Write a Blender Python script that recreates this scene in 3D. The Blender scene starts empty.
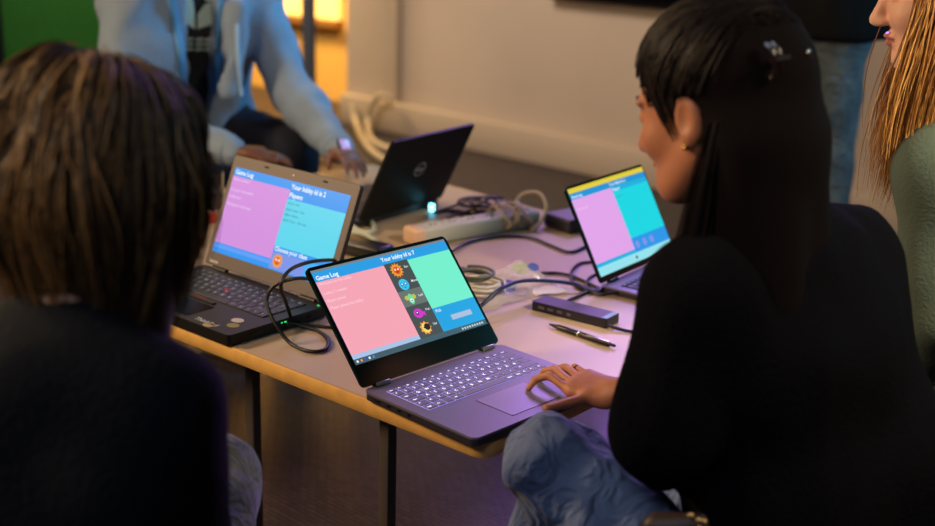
import bpy, bmesh, math, random
import numpy as np
from mathutils import Vector, Matrix, Euler
random.seed(7); rng = np.random.default_rng(7)
C = bpy.context.scene.collection
V = Vector
T = 0.57                      # table top height (m)

# ------------------------------------------------------------------ camera
FPX, PITCH, ROLL = 1257.16, math.radians(16.695), math.radians(1.6616)
CZ = T + 0.7554
_fw = V((0, math.cos(PITCH), -math.sin(PITCH))); _up = V((0, math.sin(PITCH), math.cos(PITCH))); _rt = V((1, 0, 0))
RT = _rt*math.cos(ROLL) + _up*math.sin(ROLL); UP = -_rt*math.sin(ROLL) + _up*math.cos(ROLL)
CO = V((0, 0, CZ))
def _ray(px, py): return _fw + RT*((px-467.5)/FPX) - UP*((py-263)/FPX)
def pt(px, py, Y):            # the point that far into the room along a sight line
    d = _ray(px, py); return CO + d*(Y/d.y)
def pz(px, py, z=T):          # the point of a horizontal surface on a sight line
    d = _ray(px, py); return CO + d*((z-CZ)/d.z)
cam = bpy.data.cameras.new('camera'); camo = bpy.data.objects.new('camera', cam); C.objects.link(camo)
m3 = Matrix((RT, UP, -_fw)).transposed()
camo.matrix_world = Matrix.Translation(CO) @ m3.to_4x4()
cam.sensor_width = 36; cam.lens = FPX*36/935; cam.clip_start = 0.02
cam.dof.use_dof = True; cam.dof.focus_distance = 1.98; cam.dof.aperture_fstop = 2.6
bpy.context.scene.camera = camo
bpy.context.scene.view_settings.view_transform = 'Standard'
bpy.context.scene.view_settings.look = 'None'

# ------------------------------------------------------------------ materials
def lin(c):
    return tuple(((x/255)/12.92 if x/255 <= .04045 else ((x/255+.055)/1.055)**2.4) for x in c) + (1,)
MATS = {}
def mat(name, rgb, rough=.6, metal=0, em=None, es=0, var=0, vscale=20, bump=0, bscale=60, spec=.5, sheen=0, alpha=1, trans=0, coat=0, stretch=None, ior=1.45):
    if name in MATS: return MATS[name]
    m = bpy.data.materials.new(name); m.use_nodes = True; nt = m.node_tree; N = nt.nodes; L = nt.links
    b = N['Principled BSDF']; b.inputs['Roughness'].default_value = rough; b.inputs['Metallic'].default_value = metal
    b.inputs['Specular IOR Level'].default_value = spec; b.inputs['Base Color'].default_value = lin(rgb)
    b.inputs['Sheen Weight'].default_value = sheen; b.inputs['Alpha'].default_value = alpha
    b.inputs['Transmission Weight'].default_value = trans; b.inputs['Coat Weight'].default_value = coat; b.inputs['IOR'].default_value = ior
    if em: b.inputs['Emission Color'].default_value = lin(em); b.inputs['Emission Strength'].default_value = es
    if var or bump:
        tc = N.new('ShaderNodeTexCoord'); mp = N.new('ShaderNodeMapping'); L.new(tc.outputs['Object'], mp.inputs['Vector'])
        if stretch: mp.inputs['Scale'].default_value = stretch
    if var:
        n = N.new('ShaderNodeTexNoise'); n.inputs['Scale'].default_value = vscale; n.inputs['Detail'].default_value = 4
        L.new(mp.outputs['Vector'], n.inputs['Vector'])
        r = N.new('ShaderNodeValToRGB'); c = lin(rgb)
        r.color_ramp.elements[0].position = .3; r.color_ramp.elements[1].position = .7
        r.color_ramp.elements[0].color = tuple(x*(1-var) for x in c[:3])+(1,); r.color_ramp.elements[1].color = tuple(min(1, x*(1+var)) for x in c[:3])+(1,)
        L.new(n.outputs['Fac'], r.inputs['Fac']); L.new(r.outputs['Color'], b.inputs['Base Color'])
    if bump:
        n2 = N.new('ShaderNodeTexNoise'); n2.inputs['Scale'].default_value = bscale; n2.inputs['Detail'].default_value = 3
        L.new(mp.outputs['Vector'], n2.inputs['Vector'])
        bp = N.new('ShaderNodeBump'); bp.inputs['Strength'].default_value = bump; bp.inputs['Distance'].default_value = .01
        L.new(n2.outputs['Fac'], bp.inputs['Height']); L.new(bp.outputs['Normal'], b.inputs['Normal'])
    MATS[name] = m; return m
def glow(name, rgb, s=1.0):   # a lit display colour
    if name in MATS: return MATS[name]
    m = mat(name, (4, 4, 5), .25, em=rgb, es=s, spec=.3); return m
def floor_mat():
    m = bpy.data.materials.new('ribbed_rubber_floor'); m.use_nodes = True; nt = m.node_tree; N = nt.nodes; L = nt.links
    b = N['Principled BSDF']; b.inputs['Roughness'].default_value = .38; b.inputs['Specular IOR Level'].default_value = .28
    tc = N.new('ShaderNodeTexCoord'); mp = N.new('ShaderNodeMapping'); L.new(tc.outputs['Object'], mp.inputs['Vector'])
    mp.inputs['Rotation'].default_value = (0, 0, math.radians(42))
    br = N.new('ShaderNodeTexBrick'); br.inputs['Scale'].default_value = 16; br.inputs['Mortar Size'].default_value = .03; br.inputs['Mortar Smooth'].default_value = .6
    br.inputs['Brick Width'].default_value = .5; br.inputs['Row Height'].default_value = .22
    L.new(mp.outputs['Vector'], br.inputs['Vector'])
    br.inputs['Color1'].default_value = lin((74, 64, 68)); br.inputs['Color2'].default_value = lin((56, 48, 52)); br.inputs['Mortar'].default_value = lin((9, 8, 9))
    L.new(br.outputs['Color'], b.inputs['Base Color'])
    bp = N.new('ShaderNodeBump'); bp.inputs['Strength'].default_value = .9; bp.inputs['Distance'].default_value = .006; bp.invert = True
    L.new(br.outputs['Fac'], bp.inputs['Height']); L.new(bp.outputs['Normal'], b.inputs['Normal'])
    return m
def denim(name, rgb, light):
    m = bpy.data.materials.new(name); m.use_nodes = True; nt = m.node_tree; N = nt.nodes; L = nt.links
    b = N['Principled BSDF']; b.inputs['Roughness'].default_value = .85; b.inputs['Sheen Weight'].default_value = .15
    tc = N.new('ShaderNodeTexCoord')
    n = N.new('ShaderNodeTexNoise'); n.inputs['Scale'].default_value = 9; n.inputs['Detail'].default_value = 6; L.new(tc.outputs['Object'], n.inputs['Vector'])
    r = N.new('ShaderNodeValToRGB'); r.color_ramp.elements[0].position = .35; r.color_ramp.elements[1].position = .72
    r.color_ramp.elements[0].color = lin(rgb); r.color_ramp.elements[1].color = lin(light)
    L.new(n.outputs['Fac'], r.inputs['Fac'])
    w = N.new('ShaderNodeTexWave'); w.inputs['Scale'].default_value = 130; w.inputs['Distortion'].default_value = 2; w.bands_direction = 'DIAGONAL'; L.new(tc.outputs['Object'], w.inputs['Vector'])
    mx = N.new('ShaderNodeMixRGB'); mx.blend_type = 'MULTIPLY'; mx.inputs['Fac'].default_value = .3
    L.new(r.outputs['Color'], mx.inputs['Color1']); L.new(w.outputs['Color'], mx.inputs['Color2']); L.new(mx.outputs['Color'], b.inputs['Base Color'])
    n2 = N.new('ShaderNodeTexNoise'); n2.inputs['Scale'].default_value = 20; n2.inputs['Distortion'].default_value = 1.6; L.new(tc.outputs['Object'], n2.inputs['Vector'])
    bp = N.new('ShaderNodeBump'); bp.inputs['Strength'].default_value = .9; bp.inputs['Distance'].default_value = .02
    L.new(n2.outputs['Fac'], bp.inputs['Height']); L.new(bp.outputs['Normal'], b.inputs['Normal'])
    return m

# ------------------------------------------------------------------ object helpers
def tag(o, label=None, cat=None, group=None, kind=None):
    if label: o['label'] = label
    if cat: o['category'] = cat
    if group: o['group'] = group
    if kind: o['kind'] = kind
    return o
def empty(name, loc=(0, 0, 0), rz=0, **k):
    o = bpy.data.objects.new(name, None); o.empty_display_size = .05; C.objects.link(o); o.location = loc; o.rotation_euler = (0, 0, rz)
    return tag(o, **k)
def link(name, me, mats, parent=None, smooth=True, loc=None):
    me.name = name
    if not isinstance(mats, (list, tuple)): mats = [mats]
    for m in mats: me.materials.append(m)
    if smooth and len(me.polygons):
        me.polygons.foreach_set('use_smooth', [True]*len(me.polygons))
    o = bpy.data.objects.new(name, me); C.objects.link(o)
    if parent: o.parent = parent
    if loc is not None: o.location = loc
    return o
class MB:
    """collects shapes into one mesh; each shape carries a material index"""
    def __init__(s): s.v = []; s.f = []; s.m = []
    def add(s, vs, fs, mi=0):
        b = len(s.v); s.v += [tuple(v) for v in vs]; s.f += [tuple(b+i for i in f) for f in fs]; s.m += [mi]*len(fs); return s
    def bm(s, bm, mi=0, M=None):
        bm.verts.index_update(); vs = [(M @ v.co if M else v.co) for v in bm.verts]; fs = [[v.index for v in f.verts] for f in bm.faces]
        s.add(vs, fs, mi); bm.free(); return s
    def box(s, c, d, bev=0, mi=0, M=None, seg=2):
        bm = bmesh.new(); bmesh.ops.create_cube(bm, size=1)
        for v in bm.verts: v.co = V((v.co.x*d[0], v.co.y*d[1], v.co.z*d[2]))
        if bev: bmesh.ops.bevel(bm, geom=bm.edges[:], offset=bev, segments=seg, profile=.5, affect='EDGES')
        for v in bm.verts: v.co += V(c)
        return s.bm(bm, mi, M)
    def prism(s, pts, z0, z1, mi=0, M=None, bev=0):
        bm = bmesh.new(); vs = [bm.verts.new((p[0], p[1], z0)) for p in pts]; f = bm.faces.new(vs)
        r = bmesh.ops.extrude_face_region(bm, geom=[f])
        for v in [g for g in r['geom'] if isinstance(g, bmesh.types.BMVert)]: v.co.z = z1
        bmesh.ops.recalc_face_normals(bm, faces=bm.faces[:])
        if bev: bmesh.ops.bevel(bm, geom=[e for e in bm.edges if abs(e.verts[0].co.z-e.verts[1].co.z) < 1e-6], offset=bev, segments=3, profile=.5, affect='EDGES')
        return s.bm(bm, mi, M)
    def lathe(s, prof, n=24, mi=0, M=None):
        vs = []; fs = []
        for r, z in prof:
            for i in range(n): a = 2*math.pi*i/n; vs.append(V((r*math.cos(a), r*math.sin(a), z)))
        for j in range(len(prof)-1):
            for i in range(n): fs.append((j*n+i, j*n+(i+1) % n, (j+1)*n+(i+1) % n, (j+1)*n+i))
        fs.append(tuple(range(n))[::-1]); fs.append(tuple((len(prof)-1)*n+i for i in range(n)))
        if M: vs = [M @ v for v in vs]
        return s.add(vs, fs, mi)
    def tube(s, path, r, n=8, mi=0, closed=False):
        P = [V(p) for p in path]; k = len(P); vs = []; fs = []; up = V((0, 0, 1)); pn = None
        for i, p in enumerate(P):
            t = (P[min(i+1, k-1)]-P[max(i-1, 0)]) if not closed else (P[(i+1) % k]-P[i-1])
            t.normalize()
            if pn is None: pn = up.cross(t) if abs(t.z) < .95 else V((1, 0, 0)).cross(t)
            pn = (pn - t*pn.dot(t)); pn.normalize(); b = t.cross(pn); rr = r[i] if isinstance(r, (list, tuple)) else r
            for j in range(n): a = 2*math.pi*j/n; vs.append(p + pn*(rr*math.cos(a)) + b*(rr*math.sin(a)))
        for i in range(k if closed else k-1):
            i2 = (i+1) % k
            for j in range(n): fs.append((i*n+j, i*n+(j+1) % n, i2*n+(j+1) % n, i2*n+j))
        if not closed: fs.append(tuple(range(n))[::-1]); fs.append(tuple((k-1)*n+j for j in range(n)))
        return s.add(vs, fs, mi)
    def bar(s, a, b, r, n=8, mi=0): return s.tube([a, b], r, n, mi)
    def sph(s, c, r, mi=0, seg=12, sc=(1, 1, 1), M=None):
        bm = bmesh.new(); bmesh.ops.create_uvsphere(bm, u_segments=seg, v_segments=max(6, seg//2+2), radius=1)
        for v in bm.verts: v.co = V(c) + V((v.co.x*r*sc[0], v.co.y*r*sc[1], v.co.z*r*sc[2]))
        return s.bm(bm, mi, M)
    def text(s, body, size, fn, mi=0, align='LEFT', w=.0004, res=2):
        """flat lettering; fn maps (x right, y up) to a point"""
        cu = bpy.data.curves.new('lettering', 'FONT'); cu.body = body; cu.size = size; cu.align_x = align; cu.resolution_u = res; cu.fill_mode = 'FRONT'; cu.offset = w
        o = bpy.data.objects.new('lettering', cu); me = bpy.data.meshes.new_from_object(o)
        s.add([fn(v.co.x, v.co.y) for v in me.vertices], [tuple(p.vertices) for p in me.polygons], mi)
        bpy.data.objects.remove(o); bpy.data.meshes.remove(me); bpy.data.curves.remove(cu); return s
    def build(s, name, mats, parent=None, smooth=True, loc=None, auto=40):
        me = bpy.data.meshes.new(name); me.from_pydata(s.v, [], s.f); me.polygons.foreach_set('material_index', s.m); me.validate(); me.update()
        o = link(name, me, mats, parent, smooth, loc)
        if smooth and auto:
            me.set_sharp_from_angle(angle=math.radians(auto))
        return o
def spline(P, n=10, closed=False):
    P = [V(p) for p in P]; k = len(P); out = []
    for i in range(k if closed else k-1):
        if closed: p0, p1, p2, p3 = P[i-1], P[i], P[(i+1) % k], P[(i+2) % k]
        else: p0, p1, p2, p3 = P[max(i-1, 0)], P[i], P[i+1], P[min(i+2, k-1)]
        for j in range(n):
            t = j/n; out.append(.5*((2*p1)+(p2-p0)*t+(2*p0-5*p1+4*p2-p3)*t*t+(3*p1-p0-3*p2+p3)*t**3))
    if not closed: out.append(P[-1])
    return out

# ------------------------------------------------------------------ distance-field sculpting
class Field:
    def __init__(s, lo, hi, h, fine=()):
        s.ax = []
        for a in range(3):
            x = lo[a]; L = [x]
            while x < hi[a]:
                st = h
                for fl, fh, fs in fine:
                    if fl[a]-fs <= x <= fh[a]: st = min(st, fs)
                x += st; L.append(x)
            s.ax.append(np.array(L, np.float32))
        s.h = h; s.A = np.full([len(a) for a in s.ax], 1.0, np.float32)
    def sl(s, lo, hi, m):
        S = []
        for a in range(3):
            i = max(0, int(np.searchsorted(s.ax[a], lo[a]-m))-1); j = min(len(s.ax[a]), int(np.searchsorted(s.ax[a], hi[a]+m))+1); S.append(slice(i, max(i, j)))
        return tuple(S)
    def grid(s, S): return s.ax[0][S[0]][:, None, None], s.ax[1][S[1]][None, :, None], s.ax[2][S[2]][None, None, :]
    def mix(s, S, d, k, sub=False):
        a = s.A[S]
        if sub:
            d = -d
            if k > 0: h = np.clip(.5-.5*(a-d)/k, 0, 1); s.A[S] = a*(1-h)+d*h + k*h*(1-h)
            else: s.A[S] = np.maximum(a, d)
        else:
            if k > 0: h = np.clip(.5+.5*(d-a)/k, 0, 1); s.A[S] = d*(1-h)+a*h - k*h*(1-h)
            else: s.A[S] = np.minimum(a, d)
    def cone(s, a, b, ra, rb, k=.02, sub=False):
        a = np.array(a, np.float32); b = np.array(b, np.float32); R = max(ra, rb)
        S = s.sl(np.minimum(a, b)-R, np.maximum(a, b)+R, k+2.5*s.h)
        X, Y, Z = s.grid(S); ba = b-a; l2 = float(ba@ba)+1e-12
        t = np.clip(((X-a[0])*ba[0]+(Y-a[1])*ba[1]+(Z-a[2])*ba[2])/l2, 0, 1)
        d = np.sqrt((X-a[0]-t*ba[0])**2+(Y-a[1]-t*ba[1])**2+(Z-a[2]-t*ba[2])**2)-(ra+(rb-ra)*t)
        s.mix(S, d, k, sub); return s
    def ell(s, c, r, R=None, k=.02, sub=False):
        c = np.array(c, np.float32); r = np.array(r, np.float32); m = float(max(r))
        S = s.sl(c-m, c+m, k+2.5*s.h); X, Y, Z = s.grid(S); X = X-c[0]; Y = Y-c[1]; Z = Z-c[2]
        if R is not None:
            q = [X*float(e[0])+Y*float(e[1])+Z*float(e[2]) for e in R]
        else: q = [X+0*Y+0*Z, Y+0*X+0*Z, Z+0*X+0*Y]
        k0 = np.sqrt((q[0]/r[0])**2+(q[1]/r[1])**2+(q[2]/r[2])**2); k1 = np.sqrt((q[0]/r[0]**2)**2+(q[1]/r[1]**2)**2+(q[2]/r[2]**2)**2)+1e-9
        s.mix(S, (k0*(k0-1)/k1).astype(np.float32), k, sub); return s
    def cut(s, p, n):         # keep the half-space behind the plane
        X, Y, Z = s.ax[0][:, None, None], s.ax[1][None, :, None], s.ax[2][None, None, :]
        s.A = np.maximum(s.A, ((X-p[0])*n[0]+(Y-p[1])*n[1]+(Z-p[2])*n[2]).astype(np.float32))
    def ripple(s, fn):
        X, Y, Z = s.ax[0][:, None, None], s.ax[1][None, :, None], s.ax[2][None, None, :]
        m = np.abs(s.A) < .05
        s.A = np.where(m, s.A+fn(X, Y, Z).astype(np.float32), s.A)
    def mesh(s):
        A = s.A; s_ = A < 0; n = A.shape
        def c(i, j, k): return s_[i:n[0]-1+i, j:n[1]-1+j, k:n[2]-1+k]
        cnt = np.zeros([x-1 for x in n], np.uint8)
        for i in (0, 1):
            for j in (0, 1):
                for k in (0, 1): cnt += c(i, j, k)
        act = (cnt > 0) & (cnt < 8); I = np.argwhere(act); idx = np.full(act.shape, -1, np.int32); idx[act] = np.arange(len(I))
        acc = np.zeros((len(I), 3)); num = np.zeros(len(I))
        off = [(i, j, k) for i in (0, 1) for j in (0, 1) for k in (0, 1)]
        val = {o: A[I[:, 0]+o[0], I[:, 1]+o[1], I[:, 2]+o[2]] for o in off}
        pos = {o: np.stack([s.ax[a][I[:, a]+o[a]] for a in range(3)], 1) for o in off}
        for o in off:
            for a in range(3):
                if o[a] == 0:
                    p = list(o); p[a] = 1; p = tuple(p); va, vb = val[o], val[p]; m = (va < 0) != (vb < 0)
                    t = np.where(m, va/np.where(m, va-vb, 1), 0)[:, None]; q = pos[o]+(pos[p]-pos[o])*t
                    acc[m] += q[m]; num[m] += 1
        vs = acc/num[:, None]; Q = []
        for a in range(3):
            b, d = (a+1) % 3, (a+2) % 3
            lo = [slice(None)]*3; hi = [slice(None)]*3; lo[a] = slice(0, n[a]-1); hi[a] = slice(1, n[a])
            ch = s_[tuple(lo)] != s_[tuple(hi)]; E = np.argwhere(ch); E = E[(E[:, b] > 0) & (E[:, d] > 0) & (E[:, b] < n[b]-1) & (E[:, d] < n[d]-1)]
            def cell(db, dd):
                P = E.copy(); P[:, b] += db; P[:, d] += dd; return idx[P[:, 0], P[:, 1], P[:, 2]]
            q = np.stack([cell(-1, -1), cell(0, -1), cell(0, 0), cell(-1, 0)], 1)
            ins = s_[E[:, 0], E[:, 1], E[:, 2]]; q[~ins] = q[~ins][:, ::-1]; Q.append(q)
        F = np.concatenate(Q); F = F[(F >= 0).all(1)]
        return vs, F
def np_mesh(name, vs, F, mi=None):
    me = bpy.data.meshes.new(name); me.vertices.add(len(vs)); me.vertices.foreach_set('co', np.asarray(vs, np.float32).ravel())
    k = F.shape[1]; me.loops.add(F.size); me.loops.foreach_set('vertex_index', F.astype(np.int32).ravel())
    me.polygons.add(len(F)); me.polygons.foreach_set('loop_start', np.arange(0, F.size, k, dtype=np.int32))
    if mi is not None: me.polygons.foreach_set('material_index', np.asarray(mi, np.int32))
    me.update(calc_edges=True); me.validate(); return me
def nrm(v): v = V(v); v.normalize(); return v
#@@PART2
# ================================================================== THE SETTING
K = V((.0316, 1.632, 0)); TD = nrm((-.766, .643, 0)); TN = V((.643, .766, 0)).normalized()   # table corner, long and short directions
def tb(d, n, z=0.0): return V((K.x+TD.x*d+TN.x*n, K.y+TD.y*d+TN.y*n, T+z))
WA, WB = pz(440, 141, 0), pz(640, 183, 0); WE = nrm(WB-WA); WN = V((WE.y, -WE.x, 0))   # wall line, direction to the right, normal into the room
def on_wall(px, py, off=0.0):
    d = _ray(px, py); p0 = WA+WN*off; return CO + d*((p0-CO).dot(WN)/d.dot(WN))
def wall_s(px): 
    p = on_wall(px, 100); return (p-WA).dot(WE)
def wbox(name, s0, s1, z0, z1, n0, n1, m, bev=0, parent=None, kind='structure'):
    M = Matrix((( WE.x, WN.x, 0, WA.x), (WE.y, WN.y, 0, WA.y), (0, 0, 1, 0), (0, 0, 0, 1)))
    b = MB().box(((s0+s1)/2, (n0+n1)/2, (z0+z1)/2), (s1-s0, n1-n0, z1-z0), bev, 0, M)
    o = b.build(name, m, parent)
    if kind: o['kind'] = kind
    return o
m_wall = mat('painted_wall', (188, 172, 158), .75, var=.06, vscale=1.5, bump=.08, bscale=90)
m_base = mat('baseboard_paint', (182, 166, 150), .6)
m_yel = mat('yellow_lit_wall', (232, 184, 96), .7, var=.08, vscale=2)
m_seam = mat('wall_seam', (142, 128, 116), .7)
m_green = mat('green_felt', (44, 116, 42), .95, var=.15, vscale=60, bump=.4, bscale=220)
b = MB().box((0.5, 3.2, -.02), (13, 15, .04)); fl = b.build('floor', floor_mat(), smooth=False); tag(fl, kind='structure')
sL = wall_s(347); AD = .42
wbox('wall_back', sL, sL+8.5, 0, 2.9, -.14, 0, m_wall)
wbox('baseboard_back', sL+.01, sL+8.4, .0, .17, 0.001, .07, m_base, .012)
wbox('trim_1', wall_s(397), wall_s(397)+.035, .171, 2.9, 0.0005, .012, m_seam)
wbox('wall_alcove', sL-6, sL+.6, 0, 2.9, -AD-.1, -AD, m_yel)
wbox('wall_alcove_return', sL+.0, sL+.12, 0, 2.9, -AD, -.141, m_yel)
# lit window high in the alcove, over a shelf-like sill
m_warmglass = mat('warm_window_glass', (255, 214, 130), .3, em=(255, 200, 110), es=1.5)
m_tan = mat('tan_wood_trim', (150, 106, 52), .5, var=.15, vscale=6)
def on_alcove(px, py):
    d = _ray(px, py); p0 = WA-WN*AD; return CO + d*((p0-CO).dot(WN)/d.dot(WN))
zs_ = on_alcove(320, 22).z; s0_ = (on_alcove(262, 20)-WA).dot(WE); s1_ = (on_alcove(341, 20)-WA).dot(WE)
w1 = wbox('window_1', s0_, s1_, zs_+.03, zs_+.9, -AD+.001, -AD+.03, m_warmglass)
wbox('window_frame', s0_-.02, s1_+.02, zs_-.02, zs_+.028, -AD+.001, -AD+.07, m_tan, .004, None)
bpy.data.objects['window_frame'].parent = w1; del bpy.data.objects['window_frame']['kind']
# green pin board partition at the left
pA, pB = pt(-160, 60, 5.0), pt(125, 60, 5.3); e = nrm(V((pB.x-pA.x, pB.y-pA.y, 0))); ang = math.atan2(e.y, e.x); Lg = (V((pB.x, pB.y, 0))-V((pA.x, pA.y, 0))).length
gp = empty('partition_screen', (pA.x, pA.y, 0), ang, label='green felt partition screen standing behind the person in the light blue hoodie', cat='partition')
MB().box((Lg/2, 0, .95), (Lg, .04, 1.5), .006).build('felt_panel', m_green, gp)
m_dkmetal = mat('dark_metal', (40, 44, 52), .4, .6)
px8 = Lg*.55
f_ = MB()
for x in (0.0, px8, Lg): f_.box((x, -.012, .95), (.035, .05, 1.56), .006)
f_.box((Lg/2, -.0, 1.72), (Lg, .05, .03), .005); f_.box((Lg/2, 0, .19), (Lg, .05, .03), .005)
f_.build('metal_frame', m_dkmetal, gp)
for x in (.04, Lg-.04): MB().box((x, 0, .012), (.05, .5, .022), .006).bar((x, 0, .02), (x, 0, .2), .015).build('foot', m_dkmetal, gp)
# upright pole standing at the alcove
pp = pt(309, 60, 6.2)
po = empty('metal_pole', (pp.x, pp.y, 0), label='dark grey upright pole standing against the yellow lit alcove', cat='pole')
MB().lathe([(.034, .03), (.034, 2.3), (.02, 2.32)], 16).build('pole', mat('grey_blue_pole', (74, 78, 92), .45, .3), po)
MB().lathe([(.2, 0), (.2, .012), (.06, .03), (.03, .05)], 24).build('base', m_dkmetal, po)
# wall screen whose lower edge shows at the top
sA, sB = wall_s(548), wall_s(760); zt = on_wall(600, 3, .06).z
wbox('wall_screen', sA, sB, zt, zt+1.15, .012, .07, mat('black_gloss', (10, 10, 12), .25), .01, None, None)
tag(bpy.data.objects['wall_screen'], 'wide black screen hanging on the back wall, only its lower edge in view', 'screen')
o_ = wbox('display_panel', sA+.03, sB-.03, zt+.03, zt+1.12, .0705, .073, mat('off_display', (6, 6, 8), .15), 0, bpy.data.objects['wall_screen'], None)
o_ = wbox('wall_bracket', (sA+sB)/2-.2, (sA+sB)/2+.2, zt+.4, zt+.8, 0.0, .0115, m_dkmetal, 0, bpy.data.objects['wall_screen'], None)
# pale wall cables curling down to the floor
m_cream = mat('cream_cable', (196, 178, 150), .5)
m_white = mat('white_plastic', (206, 204, 200), .45)
def cable(name, P, r, m, label, cat='cable', group=None, n=8, closed=False, seg=10):
    P = [V(p) for p in P]; o0 = V((P[0].x, P[0].y, P[0].z))
    b = MB().tube(spline([p-o0 for p in P], seg, closed), r, n)
    o = b.build(name, m, None, True, o0, None); return tag(o, label, cat, group)
def fz(px, py, z=.02): return pz(px, py, z)
cable('loose_cable', [on_wall(391, 100, .1), on_wall(380, 96, .12), on_wall(371, 106, .14), on_wall(368, 122, .16), fz(372, 140), fz(392, 149), fz(420, 146)], .018, m_cream, 'thick cream cable bending over the skirting at the wall seam', 'cable')
cable('loose_cable', [on_wall(352, 106, .09), on_wall(356, 122, .14), fz(364, 141), fz(378, 156), fz(400, 166)], .018, m_cream, 'thick cream cable running down to the floor beside the alcove corner', 'cable')

# ================================================================== THE TABLE
m_top = mat('table_laminate', (178, 156, 134), .42, var=.05, vscale=5, stretch=(1, 1, 1), spec=.5)
m_edge = mat('birch_edge', (206, 160, 88), .45, var=.12, vscale=30)
m_leg = mat('dark_tube_metal', (84, 78, 74), .4, .4)
TL_, TW_ = 1.5, 1.145
tab = empty('table', (K.x, K.y, 0), math.atan2(TD.y, TD.x), label='low beige laminate table with birch edge, covered with laptops and cables', cat='table')
# in the table's frame x runs along TD and y along -TN (right-handed)
def rr(x0, y0, x1, y1, r, n=6):
    P = []
    for cx, cy, a0 in ((x1-r, y1-r, 0), (x0+r, y1-r, 90), (x0+r, y0+r, 180), (x1-r, y0+r, 270)):
        for i in range(n+1): a = math.radians(a0+90*i/n); P.append((cx+r*math.cos(a), cy+r*math.sin(a)))
    return P
def rpoly(C_, r, inset=0.0, n=8):
    C_ = [V((c[0], c[1], 0)) for c in C_]; out = []; k = len(C_)
    if inset: cen = sum(C_, V((0, 0, 0)))/k; C_ = [c+nrm(cen-c)*inset*1.4 for c in C_]
    for i in range(k):
        a, b, c = C_[i-1], C_[i], C_[(i+1) % k]; u1, u2 = nrm(a-b), nrm(c-b); half = u1.angle(u2)/2; t = r/math.tan(half); o = b+nrm(u1+u2)*(r/math.sin(half)); s_, e_ = b+u1*t, b+u2*t
        a0 = math.atan2(s_.y-o.y, s_.x-o.x); a1 = math.atan2(e_.y-o.y, e_.x-o.x); dd = (a1-a0+math.pi) % (2*math.pi)-math.pi
        for j in range(n+1): an = a0+dd*j/n; out.append((o.x+r*math.cos(an), o.y+r*math.sin(an)))
    return out
def tl(p): q_ = V((p[0]-K.x, p[1]-K.y, 0)); return (q_.dot(TD), -q_.dot(TN))
f1 = V((-.074, 3.249, 0)); fe = nrm((.698, -.716, 0)); fnn = V((fe.y, -fe.x, 0)); tt = (f1-K).dot(fnn)/TN.dot(fnn); P3 = K+TN*tt
TC = [tl(p) for p in (K+TD*1.52, K, P3, P3-fe*1.42)]
MB().prism(rpoly(TC, .018, .002), T-.02, T).build('tabletop', m_top, tab, auto=30)
eb = MB(); P = rpoly(TC, .02)
ring = [V((p[0], p[1], T-.0135)) for p in P]; ESGN = sum(P[i-1][0]*P[i][1]-P[i][0]*P[i-1][1] for i in range(len(P)))
prof = [(0, -.0125), (.004, -.0115), (.0062, -.006), (.0062, .006), (.004, .0115), (.001, .0132)]
vs = []; fs = []
for i, p in enumerate(ring):
    a, b2 = ring[i-1], ring[(i+1) % len(ring)]; t = nrm(b2-a); nn = V((t.y, -t.x, 0)); nn = nn if ESGN > 0 else -nn
    for q in prof: vs.append(p + nn*q[0] + V((0, 0, q[1])))
    vs.append(p - nn*.012 + V((0, 0, -.0125)))
k_ = len(prof)+1
for i in range(len(ring)):
    j = (i+1) % len(ring)
    for q in range(k_-1): fs.append((i*k_+q, j*k_+q, j*k_+q+1, i*k_+q+1))
    fs.append((i*k_+k_-1, j*k_+k_-1, j*k_, i*k_))
eb.add(vs, fs).build('edge_band', m_edge, tab, auto=30)
u_ = MB().prism(rpoly(TC, .018, .004), T-.0255, T-.0205); u_.build('underside', mat('table_underside', (120, 96, 62), .8), tab)
for d, n in ((.232, .045), (.665, .135), (1.42, .1), (.12, 1.0), (1.40, 1.12), (.8, 1.06)):
    MB().box((d, -n, (T-.026)/2+.006), (.0205, .0205, T-.026-.012), .002).box((d, -n, .006), (.028, .028, .012), .003).box((d, -n, T-.029), (.07, .07, .006), .002).build('leg', m_leg, tab)

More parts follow.
